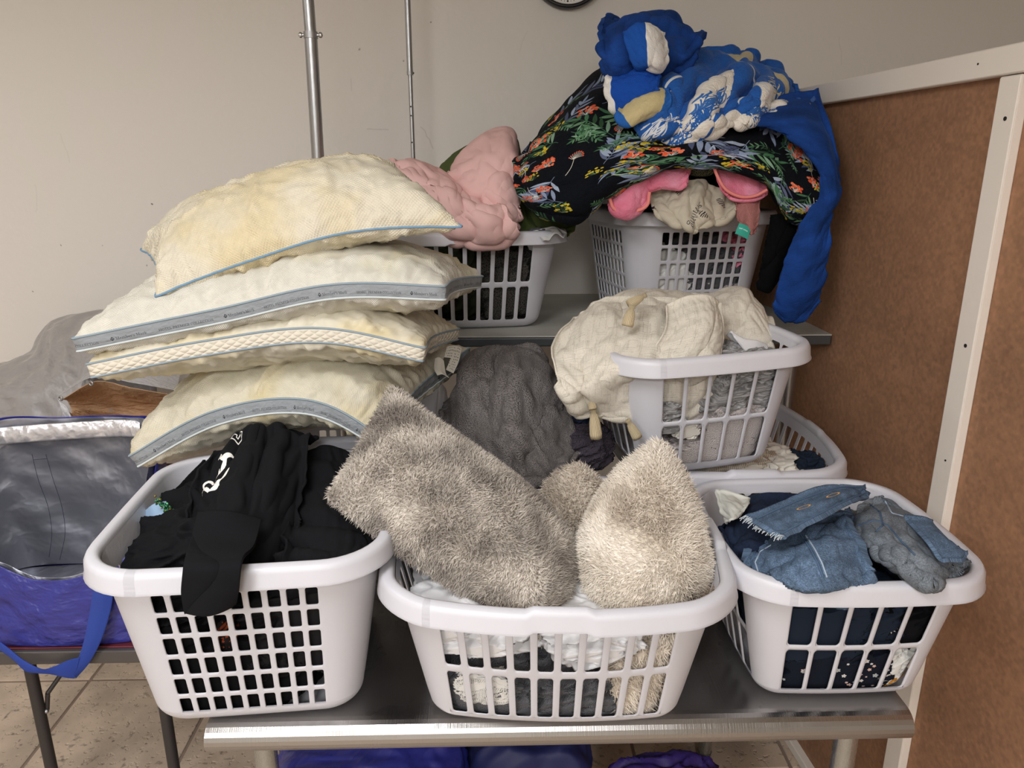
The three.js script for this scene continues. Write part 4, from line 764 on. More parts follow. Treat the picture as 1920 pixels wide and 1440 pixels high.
settle('plastic_wrapped_bundle', drape({ ctrl: [
  [[-30, 760, -2.5], [50, 680, -2.55], [110, 620, -2.58], [200, 600, -2.58], [290, 640, -2.5]],
  [[-40, 680, -2.4], [45, 645, -2.4], [95, 590, -2.45], [190, 568, -2.46], [270, 590, -2.44]],
  [[-50, 700, -2.2], [55, 665, -2.2], [110, 640, -2.22], [190, 610, -2.25], [280, 630, -2.2]],
  [[-60, 760, -2.08], [50, 740, -2.05], [130, 720, -2.06], [190, 690, -2.1], [290, 700, -2.1]],
  [[-60, 900, -2.05], [50, 900, -2.0], [130, 900, -2.0], [190, 890, -2.02], [300, 890, -2.05]],
  [[-60, 1000, 0, 0.735], [50, 1000, 0, 0.735], [130, 1000, 0, 0.735], [190, 998, 0, 0.735], [300, 995, 0, 0.735]]], nu: 70, nv: 70, ex: [1.08, 1.06], seed: 3, rough: 0.02, freq: 6, steps: 50, every: 11, anchor: 0.08, th: 0.0012, bend: 0.6 }), film, 'bulky bundle wrapped in crinkled grey plastic film behind the blue bag', 'bundle');
{
  const kraft = std({ map: tex(256, (u, v) => { const a = tfbm(u, v, 5, 211, 5); return [0.80 + (a - 0.5) * 0.14, 0.66 + (a - 0.5) * 0.14, 0.52 + (a - 0.5) * 0.14]; }, { srgb: true, rep: 3 }), roughness: 0.85, bumpMap: again(T.crease, 4), bumpScale: 0.006 });
  const g = thing('vinyl_bag', 'clear vinyl bag with metal eyelets and tan paper lining beside the pillows', 'bag', undefined, V3(-1.02, 1.13, -1.9));
  addPart('lining', drape({ ctrl: [
    [[118, 748, -1.87], [180, 716, -1.87], [250, 728, -1.87], [330, 742, -1.87]],
    [[128, 752, -2.0], [190, 745, -2.02], [260, 752, -2.02], [335, 760, -2.0]],
    [[135, 770, -2.02], [200, 775, -2.05], [265, 780, -2.05], [338, 785, -2.02]],
    [[130, 778, -1.92], [200, 800, -1.9], [270, 805, -1.9], [340, 800, -1.9]],
    [[120, 760, -1.86], [150, 800, -1.85], [230, 812, -1.85], [330, 815, -1.86]]], nu: 44, nv: 50, steps: 30, ex: [1.03, 1.04], rough: 0.006, th: 0.002, gravity: 0 }), kraft, g, 'tan paper lining');
  const vinyl = phy({ color: hex('#e3e3e6'), roughness: 0.12, transmission: 0.55, thickness: 0, bumpMap: again(T.crease, 4), bumpScale: 0.004 });
  addPart('vinyl_cover', drape({ ctrl: [
    [[160, 705, -2.1], [215, 655, -2.1], [280, 650, -2.1], [340, 680, -2.1]],
    [[130, 725, -1.95], [190, 690, -1.95], [260, 690, -1.95], [335, 715, -1.95]],
    [[110, 742, -1.86], [175, 707, -1.855], [250, 718, -1.855], [330, 732, -1.86]]], nu: 30, nv: 20, steps: 0, th: 0.0012 }), vinyl, g);
  addPart('vinyl_front', drape({ ctrl: [
    [[108, 748, -1.858], [116, 755, -1.856], [124, 760, -1.856]],
    [[120, 780, -1.85], [130, 786, -1.848], [142, 792, -1.848]],
    [[130, 810, -1.85], [150, 816, -1.848], [180, 822, -1.848]]], nu: 12, nv: 16, steps: 0, th: 0.0012 }), vinyl, g);
  for (const [x, y] of [[114, 747], [171, 719]]) addPart('eyelet', new THREE.TorusGeometry(0.0052, 0.0022, 8, 20).rotateY(-0.3).translate(...atZ(x, y, -1.848).toArray()), zinc, g);
}
// blue and dark bags on the floor under the prep table
settle('blue_tote_bag', wad(V3(-0.30, 0.235, -1.48), [0.24, 0.235, 0.16], 31, { amp: 0.10, square: 0.42, freq: 1.6, detail: 30 }), blueTarp, 'glossy blue bag on the floor under the steel table beside its left leg', 'bag');
settle('navy_tote_bag', wad(V3(0.08, 0.23, -1.56), [0.16, 0.23, 0.15], 37, { amp: 0.08, square: 0.42, freq: 1.5, detail: 30 }), std({ color: hex('#1b2256'), roughness: 0.6 }), 'dark navy bag on the floor under the middle of the steel table', 'bag');
settle('purple_bag', wad(V3(0.42, 0.185, -1.46), [0.16, 0.18, 0.12], 41, { amp: 0.18, square: 0.6, freq: 1.6, detail: 26 }), std({ color: hex('#33246f'), roughness: 0.55 }), 'deep purple bag on the floor under the right half of the steel table', 'bag');
// ------------------------------------------------------------------ printed fabrics
function tiled(g, w, h, x, y, f) { for (const dx of [-w, 0, w]) for (const dy of [-h, 0, h]) { g.save(); g.translate(x + dx, y + dy); f(); g.restore(); } }
const leaf = (g, l, wd, c) => { g.fillStyle = c; g.beginPath(); g.moveTo(0, 0); g.quadraticCurveTo(l * 0.35, -wd, l, 0); g.quadraticCurveTo(l * 0.45, wd * 0.9, 0, 0); g.fill(); };
function sprig(g, r, n, len, wd, cs, bend) { g.lineWidth = 3; g.strokeStyle = cs[0]; let x = 0, y = 0, a = 0; const st = len / n; for (let k = 0; k < n; k++) { const nx = x + Math.cos(a) * st, ny = y + Math.sin(a) * st; g.beginPath(); g.moveTo(x, y); g.lineTo(nx, ny); g.stroke(); for (const s of [-1, 1]) { g.save(); g.translate(nx, ny); g.rotate(a + s * (0.6 + 0.3 * r())); leaf(g, wd * (2.2 - k / n), wd * 0.42, cs[(r() * cs.length) | 0]); g.restore(); } x = nx; y = ny; a += bend; } g.save(); g.translate(x, y); g.rotate(a); leaf(g, wd * 2, wd * 0.4, cs[0]); g.restore(); }
const floralPrint = canvasTex(1400, 1400, (g, w, h) => {
  g.fillStyle = '#0d1118'; g.fillRect(0, 0, w, h); const r = rng(77);
  const blues = ['#8d9dba', '#66718e', '#a9b8d0', '#50597a'], greens = ['#4c7d58', '#87ad92', '#35563c', '#6f9a72'];
  for (let k = 0; k < 42; k++) { const x = ((k % 7) + 0.2 + r() * 0.7) * w / 7, y = ((k / 7 | 0) + 0.2 + r() * 0.6) * h / 6, a = r() * 6.3, s = r() * 1e6; tiled(g, w, h, x, y, () => { g.rotate(a); const q = rng(s); sprig(g, q, 4 + (q() * 3 | 0), 150 + q() * 90, 42 + q() * 26, k % 5 < 3 ? blues : greens, (q() - 0.5) * 0.4); }); }
  for (let k = 0; k < 44; k++) { const x = r() * w, y = r() * h, a = r() * 6.3, s = r() * 1e6; tiled(g, w, h, x, y, () => { g.rotate(a); const q = rng(s); sprig(g, q, 6, 110 + q() * 50, 18 + q() * 8, greens, (q() - 0.5) * 0.3); }); }
  for (let k = 0; k < 54; k++) { const x = r() * w, y = r() * h, s = r() * 1e6, red = k % 2; tiled(g, w, h, x, y, () => { const q = rng(s); g.strokeStyle = red ? '#cfd2cc' : '#6d8a5a'; g.lineWidth = 2; for (let m = 0; m < 15; m++) { const u = (q() - 0.5) * 84, v = (q() - 0.5) * 62; g.beginPath(); g.moveTo(0, 34); g.lineTo(u, v); g.stroke(); g.fillStyle = red ? (q() < 0.6 ? '#e4603f' : '#f0825e') : (q() < 0.5 ? '#dcc53f' : '#c9b02e'); g.beginPath(); g.ellipse(u, v, red ? 11 : 8, red ? 8 : 7, q() * 3, 0, 7); g.fill(); } }); }
  for (let k = 0; k < 11; k++) { const x = r() * w, y = r() * h, a0 = r() * 6.3; tiled(g, w, h, x, y, () => { g.rotate(a0); g.strokeStyle = '#e9e4d8'; g.lineWidth = 4; g.beginPath(); g.moveTo(0, 0); g.quadraticCurveTo(20, 60, 6, 130); g.stroke(); g.lineWidth = 3; for (let m = 0; m < 10; m++) { const a = -Math.PI / 2 + (m / 9 - 0.5) * 2.6; g.beginPath(); g.moveTo(0, 0); g.lineTo(Math.cos(a) * 40, Math.sin(a) * 40); g.stroke(); g.fillStyle = '#e46a4c'; g.beginPath(); g.arc(Math.cos(a) * 44, Math.sin(a) * 44, 4.5, 0, 7); g.fill(); } }); }
}, { rep: 1 / 0.72 });
const ditsy = canvasTex(512, 512, (g, w, h) => {
  g.fillStyle = '#141a26'; g.fillRect(0, 0, w, h); const r = rng(91);
  for (let k = 0; k < 54; k++) { const x = r() * w, y = r() * h, s = 5 + r() * 9, a = r() * 6; tiled(g, w, h, x, y, () => { g.rotate(a); g.fillStyle = ['#d8dadc', '#aeb9c0', '#d5b8b2'][k % 3]; for (let p = 0; p < 5; p++) { g.beginPath(); g.ellipse(Math.cos(p * 1.257) * s * 0.6, Math.sin(p * 1.257) * s * 0.6, s * 0.5, s * 0.36, p * 1.257, 0, 7); g.fill(); } g.fillStyle = '#c9a548'; g.beginPath(); g.arc(0, 0, s * 0.22, 0, 7); g.fill(); }); }
}, { rep: 5 });
const daisy = canvasTex(512, 512, (g, w, h) => {
  g.fillStyle = '#0c0d11'; g.fillRect(0, 0, w, h); const r = rng(95);
  for (let k = 0; k < 16; k++) { const x = r() * w, y = r() * h, s = 14 + r() * 34; tiled(g, w, h, x, y, () => { g.fillStyle = '#cfcfca'; for (let p = 0; p < 9; p++) { g.save(); g.rotate(p * 0.698); leaf(g, s, s * 0.24, '#cfcfca'); g.restore(); } g.fillStyle = '#1d1d20'; g.beginPath(); g.arc(0, 0, s * 0.2, 0, 7); g.fill(); }); }
}, { rep: 6 });
const babyPrint = canvasTex(512, 512, (g, w, h) => {
  g.fillStyle = '#dcd8ce'; g.fillRect(0, 0, w, h); const r = rng(98);
  for (let k = 0; k < 26; k++) { const x = r() * w, y = r() * h; g.save(); g.translate(x, y); g.rotate(r() * 6); leaf(g, 18 + r() * 14, 6, ['#4f5450', '#7a6a5c', '#5f7468'][k % 3]); leaf(g, -14, 5, '#6b6f68'); g.restore(); }
}, { rep: 6 });
T.terryTone = tex(256, (u, v) => { const k = clamp(1 - worley(u, v, 56, 3) * 0.9, 0, 1), m = 0.33 + 0.28 * k + 0.06 * (tfbm(u, v, 5, 12, 3) - 0.5); return [m, m * 0.965, m * 0.955]; }, { srgb: true });
const fabric = (o) => phy({ roughness: 0.95, specularIntensity: 0.3, sheen: 0.25, sheenRoughness: 0.7, ...o });
const M = {
  blackCotton: fabric({ color: hex('#131417'), sheen: 0.1, bumpMap: again(T.weave, 8), bumpScale: 0.0004 }),
  blackPlain: fabric({ color: hex('#08090b'), sheen: 0.03 }),
  charcoal: fabric({ color: hex('#1c1b1d'), sheen: 0.05 }),
  navy: fabric({ color: hex('#1d2634'), sheen: 0.1 }),
  navyDenim: fabric({ map: tex(256, (u, v) => { const n = tfbm(u, v, 64, 301, 2), m = tfbm(u, v, 4, 305, 4), t = 0.5 + 0.5 * Math.sin((u + v) * 6.283 * 64), k = 0.8 + n * 0.25 + t * 0.1 + (m - 0.5) * 0.3; return [0.13 * k, 0.17 * k, 0.25 * k]; }, { srgb: true, rep: 7 }), bumpMap: again(T.twill, 12), bumpScale: 0.0005 }),
  blueDenim: fabric({ map: tex(512, (u, v) => { const n = tfbm(u, v, 90, 311, 2), m = tfbm(u, v, 3, 315, 4), l = tnoise(u, v, 128, 318), k = 0.82 + (n - 0.5) * 0.45 + (m - 0.5) * 0.3 + (l - 0.5) * 0.2; return [0.44 * k, 0.54 * k, 0.66 * k]; }, { srgb: true, rep: 9 }), bumpMap: again(T.twill, 14), bumpScale: 0.0006 }),
  greyDenim: fabric({ map: tex(512, (u, v) => { const n = tfbm(u, v, 90, 321, 2), m = tfbm(u, v, 3, 325, 4), k = 0.85 + (n - 0.5) * 0.4 + (m - 0.5) * 0.3; return [0.54 * k, 0.58 * k, 0.62 * k]; }, { srgb: true, rep: 9 }), bumpMap: again(T.twill, 14), bumpScale: 0.0006 }),
  linen: fabric({ map: tex(512, (u, v) => { const a = tnoise(u, v * 1, 160, 331), w = tfbm(u, v, 6, 334, 3), s1 = hash2(Math.floor(v * 256), Math.floor(u * 9), 4), s2 = hash2(Math.floor(u * 256), Math.floor(v * 9), 6), d = (s1 > 0.93 ? 0.10 : 0) + (s2 > 0.93 ? 0.10 : 0), k = 0.97 - d + (a - 0.5) * 0.08 + (w - 0.5) * 0.04; return [0.885 * k, 0.862 * k, 0.808 * k]; }, { srgb: true, rep: 5 }), sheen: 0.15, bumpMap: again(T.weave, 12), bumpScale: 0.0006 }),
  greySlub: fabric({ map: tex(256, (u, v) => { const s = hash2(Math.floor(v * 128), Math.floor(u * 6 + hash2(Math.floor(v * 128), 1, 2) * 6), 4), k = 0.75 + s * 0.45; return [0.60 * k, 0.60 * k, 0.60 * k]; }, { srgb: true, rep: 6 }), bumpMap: again(T.weave, 12), bumpScale: 0.0008 }),
  darkTerry: fabric({ map: again(T.terryTone, 8), sheen: 0.4, bumpMap: again(T.terry, 8), bumpScale: 0.006 }),
  plumTerry: fabric({ color: hex('#454049'), sheen: 0.4, bumpMap: again(T.terry, 9), bumpScale: 0.004 }),
  greyTerry: fabric({ color: hex('#66676b'), bumpMap: again(T.terry, 12), bumpScale: 0.003 }),
  paleTerry: fabric({ color: hex('#cdc6c4'), bumpMap: again(T.terry, 10), bumpScale: 0.003 }),
  whiteSatin: phy({ color: hex('#dfe0e2'), roughness: 0.38, sheen: 0.3 }),
  white: fabric({ color: hex('#dcdcd8') }),
  mint: fabric({ color: hex('#cfd1ca') }),
  pinkQuilt: fabric({ color: hex('#e3bcb8'), sheen: 0.35, bumpMap: again(T.crease, 1.2), bumpScale: 0.004 }),
  olive: fabric({ color: hex('#4d5a33') }),
  oliveDark: fabric({ color: hex('#2a2f22') }),
  meshGrey: fabric({ map: tex(256, (u, v) => { const k = worley(u, v, 40, 7) > 0.5 ? 0.16 : 0.30; return [k, k * 0.97, k * 0.92]; }, { srgb: true, rep: 8 }) }),
  floral: fabric({ map: floralPrint, sheen: 0.22, bumpMap: again(T.plush, 8), bumpScale: 0.003 }),
  ditsy: fabric({ map: ditsy }), daisy: fabric({ map: daisy }), baby: fabric({ map: babyPrint }),
  pinkPlush: fabric({ map: tex(256, (u, v) => { const a = tfbm(u, v, 6, 341, 4), k = (a - 0.5) * 0.3; return [0.91 + k * 0.3, 0.53 + k, 0.63 + k]; }, { srgb: true, rep: 4 }), sheen: 0.6, sheenColor: hex('#ffd0dd'), bumpMap: again(T.plush, 10), bumpScale: 0.002 }),
  pinkBind: fabric({ color: hex('#ee9089') }),
  pinkTerry: fabric({ color: hex('#c98a86'), bumpMap: again(T.terry, 12), bumpScale: 0.004 }),
  pepper: fabric({ map: tex(256, (u, v) => { const k = worley(u, v, 36, 5) < 0.33 ? 1 : 0.5; return [0.56 * k, 0.57 * k, 0.45 * k]; }, { srgb: true, rep: 9 }), bumpMap: again(T.terry, 12), bumpScale: 0.004 }),
  royal: fabric({ map: tex(256, (u, v) => { const a = tfbm(u, v, 8, 351, 5), k = 0.85 + (a - 0.5) * 0.5; return [0.13 * k, 0.30 * k, 0.62 * k]; }, { srgb: true, rep: 3 }), sheen: 0.45, sheenColor: hex('#6f94d0'), sheenRoughness: 0.5, bumpMap: again(T.plush, 10), bumpScale: 0.002 }),
  ribCream: fabric({ map: tex(256, (u, v) => { const k = 0.86 + 0.12 * Math.sin(u * 6.283 * 36); return [0.84 * k, 0.79 * k, 0.72 * k]; }, { srgb: true, rep: 6 }) }),
  tassel: fabric({ color: hex('#d9c9a6'), bumpMap: again(tex(128, (u, v) => 0.5 + 0.5 * Math.sin(u * 6.283 * 24)), 1), bumpScale: 0.002 }),
};
// ------------------------------------------------------------------ clothes, towels and blankets
// long soft folds pressed into a sheet: fu, fv folds per metre along u and v
const folds = (amp, fu, fv, seed, sharp = 1.5) => (X, mu, mv, Lu, Lv) => {
  const D = new Float32Array(mu * mv), Z = X.slice(), p = (k, c) => Z[3 * k + c], big = Math.max(fu, fv), th = Math.atan2(fv * fv, fu * fu), f = big * 0.75 * Math.PI;
  const set = (u, v, ang, fr, s) => { const w = fbm(u * 3.2 + s, v * 3.2, s * 1.9, 2) * 2.4 * Math.min(1, fr / 40) * 1.4 + fbm(u * 9 + s, v * 9, s, 2) * 0.5, ph = (u * Math.cos(ang) + v * Math.sin(ang)) * fr + w * 2.2; return Math.pow(Math.abs(Math.sin(ph)), 0.65); };
  for (let j = 0; j < mv; j++) for (let i = 0; i < mu; i++) {
    const u = i / (mu - 1) * Lu, v = j / (mv - 1) * Lv, m1 = smooth(-0.25, 0.3, fbm(u * 5 + seed, v * 5, seed * 0.7, 2)), m2 = smooth(-0.1, 0.35, fbm(u * 6, v * 6 + seed, 5.5, 2));
    D[j * mu + i] = amp * (0.85 * m1 * (set(u, v, th, f, seed) - 0.6) + 0.45 * m2 * (set(u, v, th + 0.9, f * 1.25, seed + 4) - 0.6));
  }
  for (let j = 0; j < mv; j++) for (let i = 0; i < mu; i++) {
    const a = j * mu + Math.max(0, i - 1), b = j * mu + Math.min(mu - 1, i + 1), c = Math.max(0, j - 1) * mu + i, d = Math.min(mv - 1, j + 1) * mu + i, k = j * mu + i;
    const ux = p(b, 0) - p(a, 0), uy = p(b, 1) - p(a, 1), uz = p(b, 2) - p(a, 2), vx = p(d, 0) - p(c, 0), vy = p(d, 1) - p(c, 1), vz = p(d, 2) - p(c, 2);
    const x = vy * uz - vz * uy, y = vz * ux - vx * uz, z = vx * uy - vy * ux, q = D[k] / (Math.hypot(x, y, z) + 1e-12); X[3 * k] += x * q; X[3 * k + 1] += y * q; X[3 * k + 2] += z * q;
  }
};
// the partition and the wall stop the blankets
const beside = (p) => { const x = 0.965 - (-p.z - 1.06) * 0.0787; if (p.x > x && p.y < 2.0) p.x = x; if (p.z < -2.655) p.z = -2.655; return p; };
const stuffed = (b, x, y, z, r, seed, o = {}) => wad(b.local(x, y, z), r, seed, { fit: b.fit, turn: b.rotation.y, ...o });

// ---- left basket: black clothes
const blackGroup = 'black clothes in the square-holed basket';
const inLeft = [
  ['black_garment', M.blackPlain, [-0.06, 0.10, 0.02], [0.19, 0.13, 0.21], 'crumpled black garment seen through the lower holes of the square-holed basket'],
  ['charcoal_garment', M.charcoal, [0.10, 0.17, 0.04], [0.13, 0.12, 0.20], 'charcoal garment seen through the upper right holes of the square-holed basket'],
  ['black_trousers', M.blackCotton, [-0.10, 0.235, 0.0], [0.14, 0.085, 0.20], 'black trousers bunched against the left end of the square-holed basket'],
];
inLeft.forEach(([n, m, c, r, l], k) => settle(n, stuffed(bLeft, ...c, r, 50 + k * 7, { amp: 0.26, detail: 44, square: 0.55 }), m, l, 'clothing', blackGroup));
settle('patterned_underwear', stuffed(bLeft, -0.03, 0.17, 0.165, [0.02, 0.03, 0.03], 3, { amp: 0.2, detail: 14 }), fabric({ map: tex(64, (u, v) => (worley(u, v, 9, 4) < 0.3 ? [0.55, 0.25, 0.15] : [0.10, 0.09, 0.09]), { srgb: true, rep: 14 }) }), 'small dark garment with rust pattern pressed against the basket holes', 'clothing');
{
  const shirt = canvasTex(1024, 1024, (g, w, h) => {
    g.fillStyle = '#141518'; g.fillRect(0, 0, w, h);
    g.fillStyle = '#eceae4'; g.strokeStyle = '#eceae4'; g.lineJoin = 'round';
    g.translate(-10, 40); g.scale(1.0, 0.78); g.save(); g.translate(300, 430); g.scale(1.25, 1.1);            // the big printed stroke
    g.beginPath(); g.moveTo(-50, -62); g.quadraticCurveTo(10, -82, 62, -52); g.quadraticCurveTo(30, -56, 8, -46); g.lineTo(-40, 60); g.quadraticCurveTo(10, 40, 40, -2); g.lineTo(58, -6); g.quadraticCurveTo(30, 70, -78, 102); g.lineTo(-18, -42); g.quadraticCurveTo(-36, -48, -50, -62); g.fill();
    g.beginPath(); g.moveTo(-64, 10); g.lineTo(-34, -16); g.lineTo(-38, 0); g.lineTo(-70, 28); g.fill(); g.restore();
    g.lineWidth = 15; g.beginPath(); g.moveTo(215, 505); g.quadraticCurveTo(150, 420, 110, 480); g.quadraticCurveTo(100, 520, 108, 540); g.quadraticCurveTo(150, 490, 205, 540); g.stroke();
    g.lineWidth = 7; g.save(); g.translate(340, 250); g.rotate(0.5); g.beginPath(); g.moveTo(-40, 30); g.lineTo(-40, -6); g.lineTo(-12, -6); g.lineTo(-12, 8); g.lineTo(10, 8); g.lineTo(10, -44); g.lineTo(36, -44); g.lineTo(36, 30); g.closePath(); g.stroke(); g.restore();
    g.lineWidth = 6; g.save(); g.translate(225, 265); g.rotate(-0.6); g.font = 'bold 64px sans-serif'; g.strokeText('N', -30, 20); g.restore(); g.save(); g.translate(230, 345); g.rotate(-0.9); g.font = 'bold 54px sans-serif'; g.strokeText('B', -20, 20); g.restore();
  }, { wrap: false });
  const geo = drape({ ctrl: [
    [[425, 850, -1.43], [470, 800, -1.46], [530, 785, -1.46], [585, 815, -1.43]],
    [[398, 828, -1.35], [448, 776, -1.37], [505, 766, -1.38], [582, 793, -1.37]],
    [[362, 880, -1.28], [420, 850, -1.25], [490, 840, -1.25], [572, 860, -1.30]],
    [[348, 960, -1.20], [410, 940, -1.14], [480, 940, -1.14], [560, 940, -1.22]],
    [[344, 1022, -1.12], [400, 1025, -1.07], [470, 1040, -1.06], [545, 1010, -1.14]],
    [[352, 1040, -1.10], [405, 1048, -1.06], [480, 1056, -1.05], [535, 1035, -1.13]]], nu: 64, nv: 76, ex: [1.16, 1.04], seed: 2, rough: 0.010, freq: 16, stretch: [1, 0.35], every: 9, steps: 70, th: 0.004, size: [1, 1], detail: folds(0.020, 16, 4, 2) });
  settle('black_t_shirt', geo, fabric({ map: shirt, sheen: 0.1 }), 'black t-shirt with white lettering heaped on top of the square-holed basket', 'clothing', blackGroup);
  settle('black_shirt', drape({ ctrl: [
    [[372, 960, -1.12], [425, 960, -1.11], [490, 975, -1.12]],
    [[358, 1012, 0, 1.195], [412, 1015, 0, 1.197], [478, 1022, 0, 1.195]],
    [[350, 1040, 0, 1.203], [403, 1042, 0, 1.205], [460, 1044, 0, 1.203]],
    [[346, 1062, -0.968], [400, 1062, -0.965], [453, 1062, -0.968]],
    [[342, 1105, -0.966], [395, 1105, -0.960], [449, 1100, -0.966]],
    [[346, 1150, -0.968], [392, 1152, -0.962], [440, 1136, -0.968]]], nu: 40, nv: 60, ex: [1.06, 1.02], seed: 5, rough: 0.006, th: 0.006, steps: 0, detail: folds(0.007, 14, 5, 6) }), M.blackCotton, 'black shirt with its sleeve hanging out over the front basket rim', 'clothing', blackGroup);
  settle('black_jersey', drape({ ctrl: [
    [[545, 860, -1.44], [600, 838, -1.46], [650, 850, -1.46], [690, 890, -1.42]],
    [[548, 840, -1.38], [605, 822, -1.40], [660, 838, -1.41], [700, 880, -1.36]],
    [[540, 910, -1.28], [610, 890, -1.28], [670, 905, -1.29], [712, 935, -1.27]],
    [[530, 975, -1.18], [600, 965, -1.16], [670, 970, -1.16], [715, 985, -1.18]],
    [[525, 1030, -1.08], [600, 1030, -1.065], [660, 1030, -1.07], [712, 1022, -1.11]],
    [[525, 1060, -1.10], [600, 1060, -1.09], [660, 1060, -1.09], [705, 1050, -1.12]]], nu: 56, nv: 60, ex: [1.10, 1.08], seed: 8, rough: 0.010, steps: 50, th: 0.004, detail: folds(0.017, 6, 16, 8) }), M.blackCotton, 'plain black jersey bunched beside the shaggy grey cushion', 'clothing', blackGroup);
  settle('black_shorts', drape({ ctrl: [
    [[300, 950, -1.34], [340, 890, -1.38], [385, 850, -1.40]],
    [[275, 975, -1.27], [325, 945, -1.28], [375, 890, -1.31]],
    [[262, 1005, -1.20], [310, 995, -1.19], [370, 970, -1.21]],
    [[245, 1035, -1.10], [300, 1030, -1.085], [370, 1030, -1.09]],
    [[240, 1060, -1.12], [300, 1060, -1.10], [370, 1060, -1.10]]], nu: 44, nv: 50, ex: [1.12, 1.06], seed: 12, rough: 0.008, steps: 50, th: 0.004, detail: folds(0.015, 14, 6, 4) }), M.blackPlain, 'black shorts crumpled in the left corner of the square-holed basket', 'clothing', blackGroup);
  const s = settle('sequinned_top', drape({ ctrl: [[[272, 958, -1.255], [290, 945, -1.26], [312, 940, -1.265]], [[270, 968, -1.25], [292, 958, -1.25], [318, 955, -1.255]], [[276, 978, -1.24], [296, 970, -1.24], [324, 968, -1.245]]], nu: 18, nv: 14, steps: 0, th: 0.004 }), fabric({ color: hex('#8fa9c4') }), 'pale blue denim scrap with green sequins beside the black shorts', 'clothing');
  const r = rng(17), seq = shade(new THREE.InstancedMesh(new THREE.SphereGeometry(0.003, 6, 4).scale(1, 0.5, 0.8), std({ color: 0xffffff, metalness: 0.6, roughness: 0.3 }), 90)), mm = new THREE.Matrix4(), cc = new THREE.Color();
  for (let k = 0; k < 90; k++) { const t = r(), p = atZ(294 + t * 36 + (r() - 0.5) * 12, 936 + t * 34 + (r() - 0.5) * 12, -1.238 + (r() - 0.5) * 0.004).sub(s.position); mm.makeRotationFromEuler(new THREE.Euler(r() * 3, r() * 3, r() * 3)); mm.setPosition(p); seq.setMatrixAt(k, mm); seq.setColorAt(k, cc.set(['#2f7a4c', '#4ea06b', '#9a8a3c', '#1f4a38'][k % 4])); }
  seq.name = 'sequins'; seq.userData = { kind: 'stuff' }; s.add(seq);
}
// ---- oval basket: linens under the cushions
const midGroup = 'linens at the bottom of the oval basket';
[['white_satin_sheet', M.whiteSatin, [-0.13, 0.185, 0.05], [0.13, 0.055, 0.16], 'white satin sheet pressed against the upper left slots of the oval basket'],
  ['pale_pillowcase', M.whiteSatin, [0.06, 0.165, 0.09], [0.10, 0.05, 0.12], 'smooth pale pillowcase behind the middle slots of the oval basket'],
  ['grey_towel', M.greyTerry, [-0.12, 0.06, 0.05], [0.11, 0.06, 0.15], 'grey terry towel in the lower left slots of the oval basket'],
  ['grey_towel', M.greyTerry, [0.03, 0.06, 0.06], [0.09, 0.055, 0.13], 'grey terry towel in the lower middle slots of the oval basket'],
  ['white_napkin', M.white, [-0.12, 0.075, 0.165], [0.05, 0.035, 0.03], 'white napkin end tucked among the grey towels'],
].forEach(([n, m, c, r, l], k) => settle(n, stuffed(bMid, ...c, r, 71 + k * 9, { amp: 0.26, detail: 36, square: 0.6 }), m, l, 'linen', midGroup));
{
  const w0 = stuffed(bMid, 0.16, 0.09, 0.06, [0.085, 0.085, 0.14], 103, { amp: 0.12, detail: 30, square: 0.6, margin: 0.012 }), copy = w0.clone();
  const g = thing('sherpa_throw', 'curly cream sherpa throw bulging through the right slots of the oval basket', 'throw', midGroup, bMid.local(0.16, 0.02, 0.06));
  addPart('cloth', w0, std({ color: hex('#cfc3b3'), roughness: 1 }), g); pile([copy], g, 11000, 0.013, 0.0019, furMat, 33, 1.2, ['#efe6d8', '#dbd0c0', '#b9ad9d']);
}
// ---- jeans basket
const denimGroup = 'clothes in the jeans basket';
[['navy_trousers', M.navy, [-0.06, 0.15, 0.05], [0.11, 0.08, 0.15], 'navy trousers behind the upper left slots of the jeans basket'],
  ['navy_trousers', M.navy, [0.035, 0.175, 0.06], [0.07, 0.07, 0.12], 'smooth navy trousers behind the middle slots of the jeans basket'],
  ['daisy_dress', M.daisy, [0.105, 0.155, 0.05], [0.07, 0.06, 0.12], 'black dress with white daisies behind the upper right slots of the jeans basket'],
  ['ditsy_blouse', M.ditsy, [-0.04, 0.055, 0.06], [0.075, 0.055, 0.12], 'navy blouse with tiny pale flowers in the lower left slots of the jeans basket'],
  ['ditsy_blouse', M.ditsy, [0.05, 0.06, 0.08], [0.05, 0.055, 0.09], 'navy blouse with tiny flowers in the lower middle slots of the jeans basket'],
  ['white_shirt', M.white, [0.10, 0.065, 0.06], [0.06, 0.05, 0.09], 'white shirt in the lower right slots of the jeans basket'],
  ['mustard_scarf', fabric({ map: tex(64, (u, v) => (worley(u, v, 5, 4) < 0.35 ? [0.9, 0.88, 0.8] : [0.80, 0.55, 0.20]), { srgb: true, rep: 16 }) }), [0.115, 0.022, 0.10], [0.035, 0.015, 0.04], 'mustard scarf with white dots at the foot of the jeans basket'],
  ['pink_check_cloth', fabric({ color: hex('#d8b3b4') }), [0.14, 0.215, 0.08], [0.035, 0.03, 0.08], 'pale pink checked cloth at the right end of the jeans basket'],
  ['black_trousers', M.blackPlain, [0.07, 0.20, 0.04], [0.10, 0.03, 0.12], 'black trousers in the dark hollow under the grey jeans'],
].forEach(([n, m, c, r, l], k) => settle(n, stuffed(bRight, ...c, r, 131 + k * 5, { amp: 0.24, detail: 34, square: 0.58 }), m, l, 'clothing', denimGroup));
